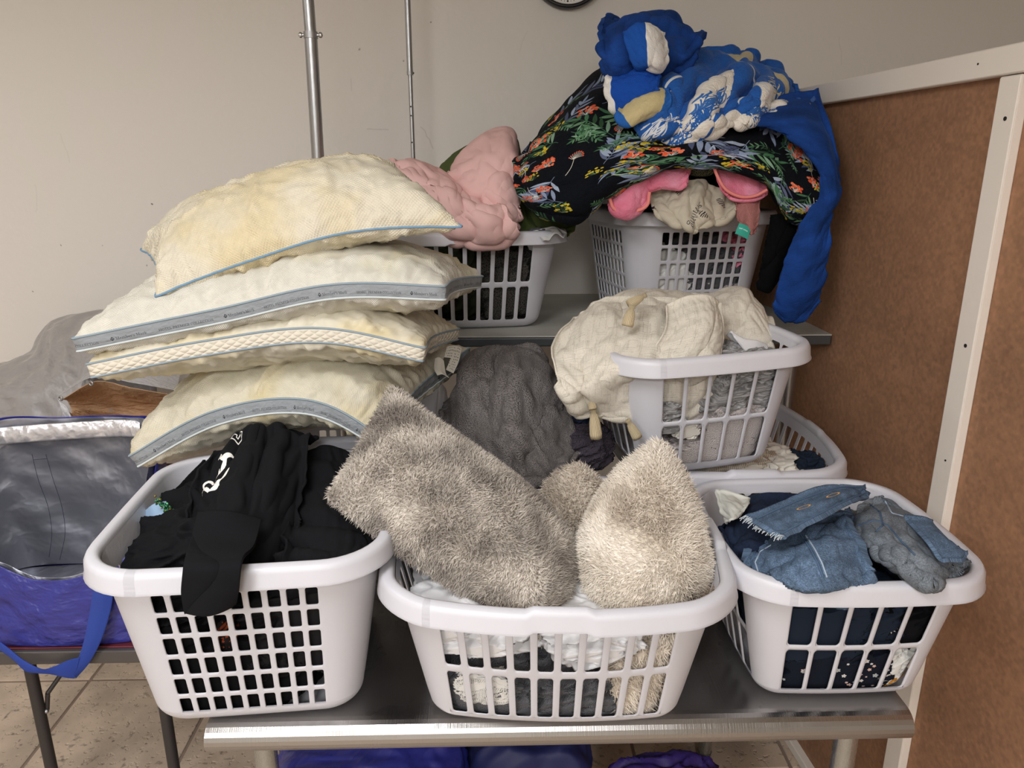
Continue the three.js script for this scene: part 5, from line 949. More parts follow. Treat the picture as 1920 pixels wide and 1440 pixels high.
settle('dark_jeans', drape({ ctrl: [
  [[1350, 985, 0, 1.12], [1385, 935, 0, 1.13], [1440, 918, 0, 1.14], [1505, 925, 0, 1.14]],
  [[1352, 985, 0, 1.13], [1388, 945, 0, 1.16], [1445, 930, 0, 1.175], [1510, 935, 0, 1.17]],
  [[1358, 1010, 0, 1.12], [1395, 985, 0, 1.155], [1445, 975, 0, 1.165], [1515, 980, 0, 1.16]],
  [[1372, 1040, 0, 1.10], [1405, 1020, 0, 1.13], [1450, 1020, 0, 1.14], [1515, 1020, 0, 1.13]],
  [[1395, 1075, 0, 1.07], [1420, 1065, 0, 1.09], [1455, 1065, 0, 1.09], [1515, 1060, 0, 1.09]]], nu: 46, nv: 46, ex: [1.14, 1.08], seed: 3, rough: 0.010, steps: 50, th: 0.004, fit: bRight.fit, detail: folds(0.024, 9, 12, 3) }), M.navyDenim, 'dark indigo jeans crumpled at the left of the jeans basket', 'jeans', denimGroup);
settle('pale_cloth', drape({ ctrl: [[[1342, 914, 0, 1.155], [1360, 912, 0, 1.16], [1405, 930, 0, 1.15]], [[1350, 940, 0, 1.155], [1375, 934, 0, 1.175], [1404, 938, 0, 1.165]], [[1364, 972, 0, 1.14], [1374, 966, 0, 1.165], [1388, 955, 0, 1.165]]], nu: 24, nv: 24, ex: [1.1, 1.05], seed: 3, rough: 0.006, steps: 30, detail: folds(0.014, 20, 8, 2) }), M.mint, 'pale grey-white cloth sticking up behind the dark jeans', 'clothing');
const seam = (pts, parent, mat, r = 0.0016) => addPart('seam', tube(pts.map(spot), r, 40, 6), mat, parent);
// seams, hems and stitch lines laid on a cloth where the photo shows them
const caster = new THREE.Raycaster();
function seamOn(mesh, pts, mat, r = 0.0016, name = 'seam') {
  mesh.updateMatrixWorld(true); const hit = [];
  for (let k = 0; k < pts.length - 1; k++) for (let q = 0; q < 8; q++) { const t = q / 8, d = ray(lerp(pts[k][0], pts[k + 1][0], t), lerp(pts[k][1], pts[k + 1][1], t)).normalize(); caster.set(CAM, d); const h = caster.intersectObject(mesh, false)[0]; if (h) hit.push(h.point.addScaledVector(d, -r * 0.35)); }
  if (hit.length > 3) addPart(name, tube(hit, r, hit.length * 2, 6), mat, mesh);
}
const stitchPale = fabric({ color: hex('#9fb0c2') }), stitchDark = fabric({ color: hex('#4d627c') });
{
  const j = settle('blue_jeans', drape({ ctrl: [
    [[1440, 985, 0, 1.12], [1500, 968, 0, 1.13], [1560, 955, 0, 1.15], [1595, 950, 0, 1.15]],
    [[1415, 992, 0, 1.14], [1480, 980, 0, 1.165], [1550, 958, 0, 1.19], [1598, 953, 0, 1.185]],
    [[1396, 1025, 0, 1.135], [1470, 1012, 0, 1.18], [1545, 995, 0, 1.20], [1622, 1005, 0, 1.185]],
    [[1394, 1055, 0, 1.115], [1468, 1050, 0, 1.165], [1550, 1045, 0, 1.18], [1642, 1055, 0, 1.165]],
    [[1418, 1078, 0, 1.10], [1485, 1085, 0, 1.135], [1560, 1090, 0, 1.14], [1635, 1072, 0, 1.135]],
    [[1428, 1100, 0, 1.06], [1490, 1110, 0, 1.09], [1560, 1112, 0, 1.09], [1625, 1095, 0, 1.08]]], nu: 60, nv: 56, ex: [1.10, 1.05], seed: 7, rough: 0.008, freq: 11, steps: 50, th: 0.014, every: 9, fit: bRight.fit, detail: folds(0.026, 9, 8, 13) }), M.blueDenim, 'mid-blue denim jeans heaped at the front of the jeans basket', 'jeans', denimGroup);
  seamOn(j, [[1503, 1004], [1520, 1030], [1533, 1055], [1545, 1086]], stitchDark, 0.002); seamOn(j, [[1511, 1004], [1528, 1030], [1541, 1055], [1552, 1086]], stitchPale, 0.0015);
  seamOn(j, [[1440, 1018], [1419, 1030], [1408, 1052], [1414, 1072]], stitchDark, 0.0018); seamOn(j, [[1446, 1022], [1426, 1034], [1416, 1054], [1422, 1074]], stitchPale, 0.0014);
  const band = settle('denim_waistband', drape({ ctrl: [
    [[1398, 966, 0, 1.185], [1450, 945, 0, 1.19], [1510, 920, 0, 1.195], [1565, 907, 0, 1.20], [1622, 910, 0, 1.185]],
    [[1428, 982, 0, 1.205], [1470, 962, 0, 1.212], [1527, 938, 0, 1.22], [1577, 920, 0, 1.22], [1622, 917, 0, 1.195]],
    [[1470, 1006, 0, 1.205], [1502, 987, 0, 1.212], [1547, 964, 0, 1.22], [1592, 940, 0, 1.215], [1630, 926, 0, 1.19]]], nu: 60, nv: 22, ex: [1.02, 1.02], seed: 4, rough: 0.003, steps: 20, th: 0.008, anchor: 0.2, detail: folds(0.005, 14, 6, 5) }), M.blueDenim, 'faded blue denim waistband with frayed end lying across the jeans', 'jeans', denimGroup);
  seam([[1418, 973, 0, 1.204], [1462, 953, 0, 1.211], [1520, 930, 0, 1.217], [1572, 914, 0, 1.217], [1616, 914, 0, 1.197]], band, stitchDark); seam([[1464, 1001, 0, 1.213], [1498, 983, 0, 1.22], [1543, 960, 0, 1.227], [1590, 937, 0, 1.222], [1624, 924, 0, 1.2]], band, stitchDark);
  const bh = fabric({ color: hex('#b08a5a') });
  for (const [x, y, h] of [[1507, 951, 1.223], [1562, 928, 1.226]]) addPart('buttonhole', new THREE.TorusGeometry(0.007, 0.0013, 6, 18).scale(1.5, 0.3, 1).rotateX(-0.7).rotateZ(0.35).translate(...atY(x, y, h).toArray()), bh, band);
  const r = rng(8), fr = []; for (let k = 0; k < 60; k++) { const t = r(), p = atY(lerp(1398, 1472, t), lerp(966, 1006, t), lerp(1.187, 1.207, t)); const d = V3(-0.006 - r() * 0.008, -0.004 - r() * 0.008, (r() - 0.3) * 0.008); fr.push(tube([p, p.clone().addScaledVector(d, 0.5).add(V3((r() - 0.5) * 0.003, 0.002, 0)), p.clone().add(d)], 0.0007, 4, 4)); }
  const fray = addPart('frayed_edge', join(fr), fabric({ color: hex('#b9c2c9') }), band, 'pale frayed threads'); fray.userData.kind = 'stuff';
  const g2 = settle('grey_blue_jeans', drape({ ctrl: [
    [[1600, 955, 0, 1.12], [1650, 925, 0, 1.13], [1705, 940, 0, 1.13], [1755, 975, 0, 1.12], [1790, 1005, 0, 1.13]],
    [[1590, 960, 0, 1.155], [1645, 932, 0, 1.185], [1705, 948, 0, 1.18], [1760, 985, 0, 1.165], [1808, 1025, 0, 1.155]],
    [[1600, 990, 0, 1.165], [1655, 965, 0, 1.205], [1710, 985, 0, 1.20], [1768, 1020, 0, 1.18], [1812, 1035, 0, 1.155]],
    [[1640, 1010, 0, 1.175], [1685, 998, 0, 1.205], [1725, 1018, 0, 1.20], [1765, 1042, 0, 1.175], [1800, 1050, 0, 1.145]],
    [[1660, 1020, 0, 1.165], [1702, 1030, 0, 1.19], [1738, 1055, 0, 1.175], [1762, 1070, 0, 1.15], [1785, 1068, 0, 1.13]],
    [[1672, 1035, 0, 1.12], [1708, 1052, 0, 1.14], [1738, 1078, 0, 1.13], [1756, 1090, 0, 1.11], [1768, 1090, 0, 1.10]]], nu: 64, nv: 56, ex: [1.12, 1.05], seed: 11, rough: 0.009, freq: 12, steps: 50, th: 0.014, every: 9, fit: bRight.fit, detail: folds(0.020, 11, 5, 17) }), M.greyDenim, 'washed grey-blue jeans sprawled over the right rim of the jeans basket', 'jeans', denimGroup);
  seamOn(g2, [[1630, 945], [1650, 960], [1655, 985], [1640, 1000]], stitchDark, 0.0016); seamOn(g2, [[1660, 940], [1672, 962], [1700, 970], [1725, 990]], stitchPale, 0.0016); seamOn(g2, [[1610, 985], [1640, 975], [1665, 985], [1690, 1015], [1720, 1045]], stitchDark, 0.0016); seamOn(g2, [[1740, 985], [1765, 1010], [1790, 1035]], stitchDark, 0.0018);
  settle('light_jeans', drape({ ctrl: [
    [[1695, 962, 0, 1.175], [1730, 964, 0, 1.175], [1748, 972, 0, 1.165]],
    [[1735, 1003, 0, 1.20], [1768, 1000, 0, 1.195], [1782, 1006, 0, 1.185]],
    [[1768, 1042, 0, 1.19], [1806, 1046, 0, 1.175], [1816, 1030, 0, 1.175]]], nu: 24, nv: 30, ex: [1.05, 1.03], seed: 6, steps: 20, rough: 0.004, th: 0.006, detail: folds(0.007, 12, 4, 5) }), M.blueDenim, 'light denim jeans end folded against the partition side of the basket', 'jeans', denimGroup);
}
// ---- rear basket: pale baby clothes
[['rib_cardigan', M.ribCream, [-0.02, 0.235, 0.10], [0.13, 0.06, 0.12], 'cream ribbed cardigan in the basket behind the jeans'],
  ['printed_romper', M.baby, [0.06, 0.215, 0.11], [0.11, 0.06, 0.13], 'pale romper with small leaf print in the basket behind the jeans'],
  ['navy_sock', M.navy, [0.17, 0.215, 0.14], [0.045, 0.05, 0.06], 'navy bundle in the corner of the basket behind the jeans'],
].forEach(([n, m, c, r, l], k) => settle(n, wad(V3(bRear.position.x + c[0], bRear.position.y + c[1], bRear.position.z + c[2]), r, 171 + k * 5, { fit: bRear.fit, amp: 0.24, detail: 34, square: 0.6 }), m, l, 'clothing', 'baby clothes behind the jeans'));
// ---- linen basket
const linenGroup = 'fabrics in the linen basket';
[['grey_slub_curtain', M.greySlub, [0.06, 0.185, 0.03], [0.12, 0.075, 0.15], 'grey slub curtain behind the upper right slots of the linen basket'],
  ['grey_slub_curtain', M.greySlub, [-0.10, 0.135, 0.05], [0.06, 0.05, 0.12], 'grey slub curtain fold behind the left slot of the linen basket'],
  ['lilac_towel', M.paleTerry, [0.06, 0.10, 0.07], [0.11, 0.06, 0.11], 'pale lilac-grey towel behind the middle right slots of the linen basket'],
  ['lilac_towel', M.paleTerry, [0.03, 0.04, 0.06], [0.13, 0.04, 0.12], 'pale lilac-grey towel along the foot of the linen basket'],
  ['printed_baby_cloth', M.baby, [-0.05, 0.10, 0.12], [0.03, 0.02, 0.04], 'small printed cloth wedged behind the left slots of the linen basket'],
].forEach(([n, m, c, r, l], k) => settle(n, stuffed(bLinen, ...c, r, 191 + k * 6, { amp: 0.26, detail: 38, square: 0.6 }), m, l, 'linen', linenGroup));
settle('grey_slub_throw', drape({ ctrl: [
  [[1330, 620, -1.62], [1380, 620, -1.63], [1440, 640, -1.63], [1475, 650, -1.62]],
  [[1335, 640, -1.55], [1385, 640, -1.55], [1440, 655, -1.56], [1478, 655, -1.57]],
  [[1335, 690, -1.46], [1385, 680, -1.47], [1430, 672, -1.49], [1470, 665, -1.52]],
  [[1335, 730, -1.445], [1385, 720, -1.46], [1430, 712, -1.48], [1465, 705, -1.51]]], nu: 40, nv: 36, ex: [1.05, 1.05], seed: 5, steps: 30, rough: 0.006, th: 0.004, detail: folds(0.014, 8, 8, 4) }), M.greySlub, 'grey slub fabric filling the right of the linen basket', 'linen', linenGroup);
settle('white_collar', drape({ ctrl: [
  [[1362, 628, -1.535], [1385, 645, -1.535], [1415, 662, -1.54], [1440, 655, -1.55]],
  [[1370, 622, -1.52], [1395, 636, -1.515], [1420, 640, -1.52], [1438, 648, -1.535]],
  [[1378, 632, -1.51], [1400, 660, -1.50], [1420, 668, -1.505], [1440, 664, -1.52]]], nu: 40, nv: 16, steps: 0, th: 0.004 }), M.whiteSatin, 'smooth white fabric strip curled on the grey slub throw', 'linen', linenGroup);
{
  const g = thing('linen_curtain', 'oatmeal linen curtain with tassels heaped on the basket', 'curtain', linenGroup, V3(0.40, 1.40, -1.6));
  addPart('cloth', drape({ ctrl: [
    [[1120, 600, -1.80], [1180, 560, -1.83], [1260, 545, -1.84], [1350, 545, -1.84], [1420, 570, -1.80], [1445, 600, -1.75]],
    [[1105, 570, -1.74], [1180, 532, -1.76], [1260, 527, -1.78], [1350, 530, -1.78], [1405, 527, -1.76], [1447, 585, -1.70]],
    [[1100, 580, -1.66], [1180, 548, -1.66], [1260, 545, -1.67], [1350, 548, -1.67], [1408, 545, -1.66], [1456, 605, -1.62]],
    [[1110, 620, -1.60], [1190, 600, -1.58], [1270, 595, -1.58], [1350, 590, -1.59], [1415, 600, -1.59], [1452, 630, -1.58]],
    [[1120, 660, -1.58], [1190, 650, -1.57], [1270, 645, -1.57], [1350, 640, -1.57], [1410, 638, -1.575], [1440, 645, -1.585]]], nu: 70, nv: 50, ex: [1.06, 1.04], seed: 3, steps: 40, rough: 0.008, freq: 8, every: 10, th: 0.003, detail: folds(0.024, 7, 3, 21) }), M.linen, g);
  addPart('cloth', drape({ ctrl: [
    [[1080, 590, -1.66], [1130, 548, -1.67], [1200, 545, -1.68], [1270, 548, -1.68], [1335, 552, -1.67]],
    [[1052, 598, -1.58], [1115, 556, -1.60], [1190, 552, -1.60], [1270, 556, -1.60], [1345, 560, -1.59]],
    [[1030, 640, -1.50], [1100, 612, -1.48], [1185, 600, -1.48], [1265, 598, -1.47], [1350, 605, -1.50]],
    [[1032, 680, -1.43], [1095, 665, -1.41], [1170, 655, -1.40], [1260, 650, -1.40], [1345, 655, -1.445]],
    [[1050, 715, -1.40], [1098, 700, -1.385], [1165, 692, -1.42], [1255, 690, -1.425], [1338, 690, -1.445]],
    [[1068, 735, -1.41], [1100, 735, -1.405], [1165, 745, -1.432], [1250, 748, -1.434], [1330, 738, -1.45]],
    [[1078, 760, -1.43], [1105, 765, -1.425], [1175, 765, -1.44], [1235, 790, -1.44], [1300, 760, -1.455]]], nu: 76, nv: 76, ex: [1.07, 1.04], seed: 9, steps: 50, rough: 0.008, freq: 9, every: 10, th: 0.003, detail: folds(0.027, 9, 4, 11) }), M.linen, g);
  addPart('cloth', drape({ ctrl: [
    [[1252, 560, -1.545], [1290, 545, -1.55], [1330, 545, -1.555], [1352, 560, -1.57]],
    [[1240, 620, -1.45], [1300, 600, -1.455], [1340, 595, -1.47], [1358, 610, -1.51]],
    [[1190, 690, -1.395], [1265, 685, -1.39], [1320, 670, -1.405], [1350, 680, -1.44]]], nu: 50, nv: 40, ex: [1.05, 1.03], seed: 12, steps: 30, rough: 0.006, th: 0.003, detail: folds(0.017, 12, 3, 19) }), M.linen, g);
  // tassels hanging from the hem
  for (const [x0, y0, x1, y1, z, s] of [[1212, 552, 1178, 572, -1.50, 1], [1186, 572, 1176, 612, -1.462, 1.15], [1112, 762, 1118, 822, -1.40, 1.2], [1176, 786, 1196, 822, -1.385, 1], [1108, 748, 1112, 768, -1.40, 0.8]]) {
    const a = atZ(x0, y0, z), b = atZ(x1, y1, z + 0.006), L = a.distanceTo(b), prof = [[0.0008, 0], [0.0035, 0.02], [0.004, 0.12], [0.0028, 0.2], [0.0045, 0.26], [0.0062, 0.5], [0.0072, 0.85], [0.0066, 1], [0, 0.985]].map(([r, t]) => new THREE.Vector2(r * s * 1.45, -t * L));
    const t = new THREE.LatheGeometry(prof, 18).applyQuaternion(new THREE.Quaternion().setFromUnitVectors(V3(0, -1, 0), b.clone().sub(a).normalize())).translate(a.x, a.y, a.z);
    addPart('tassel', t, M.tassel, g, 'straw-coloured tassel');
  }
}
// ---- dark towels between the baskets
settle('dark_grey_towel', drape({ ctrl: [
  [[845, 760, -1.80], [885, 670, -1.86], [945, 640, -1.88], [1005, 650, -1.86], [1050, 720, -1.80], [1075, 790, -1.72]],
  [[838, 745, -1.72], [890, 650, -1.74], [950, 630, -1.76], [1015, 648, -1.74], [1058, 720, -1.68], [1085, 795, -1.60]],
  [[828, 770, -1.62], [880, 700, -1.60], [945, 675, -1.60], [1010, 690, -1.60], [1060, 745, -1.57], [1090, 815, -1.52]],
  [[840, 815, -1.54], [895, 765, -1.51], [950, 745, -1.50], [1010, 755, -1.50], [1055, 790, -1.49], [1085, 835, -1.47]],
  [[880, 860, -1.48], [925, 830, -1.45], [970, 815, -1.44], [1015, 825, -1.44], [1045, 845, -1.44], [1070, 860, -1.45]],
  [[930, 930, -1.45], [960, 915, -1.43], [985, 905, -1.42], [1010, 890, -1.42], [1035, 885, -1.43], [1060, 890, -1.45]]], nu: 70, nv: 66, ex: [1.12, 1.04], seed: 4, steps: 60, rough: 0.012, freq: 9, stretch: [1, 0.5], every: 11, th: 0.010, detail: folds(0.037, 9, 3, 27, 1.2) }), M.darkTerry, 'dark grey terry towel heaped behind the fluffy cushions', 'towel');
settle('towel_pile', wad(V3(0.04, 1.05, -1.68), [0.16, 0.185, 0.12], 61, { amp: 0.10, detail: 34 }), M.plumTerry, 'dark plum towels piled on the table beneath the grey towel', 'towel');
settle('plum_towel', wad(atZ(1102, 835, -1.53), [0.06, 0.05, 0.07], 67, { amp: 0.2, detail: 26 }), M.plumTerry, 'dark plum towel corner between the grey towel and the linen basket', 'towel');
settle('indigo_cloth', wad(atZ(1092, 772, -1.58), [0.025, 0.03, 0.04], 69, { amp: 0.2, detail: 18 }), M.navyDenim, 'indigo cloth beside the tassels under the linen curtain', 'clothing');

// ---- shelf: pink comforter basket
const pinkGroup = 'bedding on the shelf';
settle('olive_cloth', drape({ ctrl: [
  [[815, 330, -2.45], [850, 290, -2.48], [900, 260, -2.48], [955, 245, -2.46], [985, 300, -2.42], [1060, 350, -2.40]],
  [[812, 320, -2.36], [850, 278, -2.38], [900, 252, -2.38], [958, 242, -2.36], [985, 300, -2.32], [1070, 365, -2.30]],
  [[820, 340, -2.28], [860, 300, -2.26], [905, 290, -2.26], [960, 290, -2.25], [990, 350, -2.20], [1078, 395, -2.18]],
  [[840, 400, -2.20], [880, 380, -2.18], [920, 370, -2.18], [965, 370, -2.15], [1000, 400, -2.12], [1076, 420, -2.12]],
  [[850, 440, -2.12], [890, 440, -2.10], [930, 440, -2.10], [970, 440, -2.08], [1010, 438, -2.08], [1060, 440, -2.10]]], nu: 60, nv: 46, ex: [1.08, 1.04], seed: 6, steps: 40, rough: 0.008, th: 0.004, detail: folds(0.020, 8, 5, 3) }), M.olive, 'olive green sheet behind the pink comforter', 'bedding', pinkGroup);
{
  const g = thing('pink_comforter', 'puffy pale pink comforter stuffed in the shelf basket beside the pillows', 'comforter', pinkGroup, V3(-0.1, 1.57, -2.15));
  addPart('fold', drape({ ctrl: [
    [[835, 330, -2.36], [870, 285, -2.38], [915, 250, -2.38], [955, 245, -2.36], [968, 300, -2.32]],
    [[838, 318, -2.28], [868, 275, -2.28], [915, 240, -2.28], [955, 235, -2.27], [968, 290, -2.22]],
    [[842, 322, -2.18], [880, 295, -2.14], [920, 275, -2.12], [955, 275, -2.12], [970, 330, -2.10]],
    [[855, 345, -2.12], [890, 335, -2.06], [925, 330, -2.04], [955, 340, -2.05], [970, 380, -2.06]],
    [[880, 380, -2.10], [905, 385, -2.05], [930, 390, -2.03], [955, 400, -2.04], [968, 420, -2.07]]], nu: 50, nv: 46, ex: [1.08, 1.06], seed: 5, steps: 40, rough: 0.010, freq: 9, th: 0.02, every: 9, detail: folds(0.024, 8, 8, 33, 1) }), M.pinkQuilt, g);
  addPart('fold', drape({ ctrl: [
    [[725, 330, -2.26], [770, 300, -2.28], [820, 315, -2.26], [860, 345, -2.22], [900, 375, -2.16]],
    [[730, 295, -2.18], [770, 285, -2.18], [825, 308, -2.16], [870, 340, -2.12], [920, 380, -2.08]],
    [[742, 305, -2.08], [785, 305, -2.06], [835, 330, -2.03], [885, 360, -2.00], [945, 372, -1.99]],
    [[770, 345, -2.02], [815, 355, -1.98], [860, 375, -1.95], [910, 385, -1.94], [962, 400, -1.96]],
    [[800, 395, -2.01], [845, 410, -1.97], [885, 420, -1.95], [925, 425, -1.95], [965, 425, -1.98]],
    [[830, 435, -2.03], [865, 440, -2.00], [895, 443, -1.98], [930, 443, -1.98], [955, 440, -2.02]]], nu: 56, nv: 50, ex: [1.10, 1.05], seed: 8, steps: 50, rough: 0.012, freq: 9, th: 0.02, every: 9, detail: folds(0.031, 12, 6, 41, 1) }), M.pinkQuilt, g);
}
[['dark_mesh_bag', M.meshGrey, [0.12, 0.12, 0.07], [0.10, 0.115, 0.13], 'dark grey mesh fabric seen through the slots of the shelf basket'],
  ['black_bedding', M.oliveDark, [-0.05, 0.13, 0.03], [0.14, 0.12, 0.15], 'blackish bedding in the slots of the shelf basket'],
].forEach(([n, m, c, r, l], k) => settle(n, stuffed(bPink, ...c, r, 211 + k * 6, { amp: 0.2, detail: 34, square: 0.6 }), m, l, 'bedding', pinkGroup));
settle('white_tissue', drape({ ctrl: [[[998, 430, -2.05], [1020, 424, -2.06], [1040, 422, -2.06], [1062, 432, -2.04]], [[1010, 438, -2.01], [1030, 432, -2.02], [1045, 425, -2.02], [1058, 438, -2.01]], [[1018, 446, -1.99], [1030, 444, -1.985], [1042, 432, -2.0], [1056, 442, -1.99]]], nu: 20, nv: 16, ex: [1.15, 1.1], seed: 3, steps: 20, rough: 0.006, th: 0.0012, detail: folds(0.010, 25, 18, 2) }), M.white, 'crumpled white care label on the rim of the shelf basket', 'label');
settle('grey_lining', wad(atZ(1012, 440, -2.08), [0.035, 0.02, 0.04], 77, { amp: 0.2, detail: 16 }), M.greyTerry, 'small grey cloth beside the white label on the shelf basket', 'clothing');

// ---- shelf: floral blanket basket
const topGroup = 'blankets on the tall basket';
[['cream_blanket', M.white, [-0.09, 0.12, 0.05], [0.11, 0.12, 0.16], 'cream blanket behind the left holes of the shelf basket'],
  ['grey_blanket', M.greyTerry, [0.04, 0.17, 0.06], [0.12, 0.10, 0.15], 'grey blanket behind the middle holes of the shelf basket'],
  ['pale_fleece', M.paleTerry, [0.06, 0.08, 0.06], [0.13, 0.07, 0.15], 'pale fleece behind the lower holes of the shelf basket'],
  ['pink_blanket', M.pinkPlush, [0.12, 0.21, 0.09], [0.06, 0.06, 0.11], 'pink plush behind the upper right holes of the shelf basket'],
].forEach(([n, m, c, r, l], k) => settle(n, stuffed(bTop, ...c, r, 231 + k * 6, { amp: 0.22, detail: 34, square: 0.58 }), m, l, 'blanket', topGroup));
settle('blanket_core', wad(V3(0.55, 1.69, -2.24), [0.19, 0.10, 0.17], 19, { amp: 0.06, detail: 30, square: 0.8 }), M.blackPlain, 'dark blanket bulk under the floral blanket', 'blanket', topGroup);
settle('floral_blanket', drape({ ctrl: [
  [[1000, 350, -2.52], [1040, 330, -2.54], [1100, 300, -2.55], [1180, 280, -2.55], [1260, 280, -2.55], [1340, 280, -2.55], [1400, 280, -2.54], [1450, 290, -2.50], [1490, 310, -2.45], [1500, 330, -2.40]],
  [[1000, 270, -2.42], [1050, 205, -2.46], [1115, 140, -2.48], [1180, 112, -2.48], [1260, 110, -2.48], [1330, 112, -2.48], [1395, 125, -2.46], [1450, 155, -2.42], [1495, 215, -2.34], [1512, 270, -2.28]],
  [[980, 285, -2.26], [1040, 212, -2.26], [1115, 150, -2.25], [1180, 135, -2.24], [1260, 130, -2.24], [1335, 135, -2.24], [1410, 150, -2.24], [1470, 180, -2.20], [1515, 235, -2.14], [1530, 285, -2.10]],
  [[968, 300, -2.10], [1030, 238, -2.06], [1100, 200, -2.03], [1180, 195, -2.02], [1260, 200, -2.02], [1340, 205, -2.02], [1420, 205, -2.02], [1480, 220, -2.01], [1525, 262, -1.98], [1540, 305, -1.97]],
  [[966, 325, -2.02], [1015, 300, -1.94], [1080, 282, -1.90], [1160, 262, -1.88], [1250, 255, -1.88], [1340, 250, -1.88], [1420, 262, -1.88], [1480, 290, -1.88], [1525, 322, -1.88], [1542, 345, -1.90]],
  [[974, 352, -2.00], [1012, 350, -1.91], [1078, 342, -1.87], [1150, 305, -1.86], [1250, 284, -1.86], [1340, 281, -1.86], [1432, 304, -1.86], [1476, 352, -1.86], [1518, 372, -1.87], [1540, 370, -1.90]],
  [[990, 374, -2.02], [1022, 385, -1.95], [1082, 391, -1.91], [1148, 345, -1.88], [1250, 297, -1.88], [1340, 292, -1.88], [1436, 325, -1.88], [1476, 386, -1.89], [1518, 398, -1.90], [1538, 388, -1.93]],
  [[1000, 372, -2.08], [1030, 380, -2.02], [1085, 384, -1.98], [1155, 340, -1.95], [1250, 288, -1.95], [1340, 284, -1.95], [1430, 320, -1.95], [1480, 380, -1.95], [1518, 390, -1.96], [1530, 380, -1.98]]], nu: 100, nv: 80, ex: [1.05, 1.04], seed: 6, steps: 40, rough: 0.010, freq: 7, every: 10, anchor: 0.1, th: 0.012, soft: 2, fit: beside, detail: folds(0.024, 6, 6, 51, 1) }), M.floral, 'black fleece blanket with bright floral print over the shelf basket', 'blanket', topGroup);
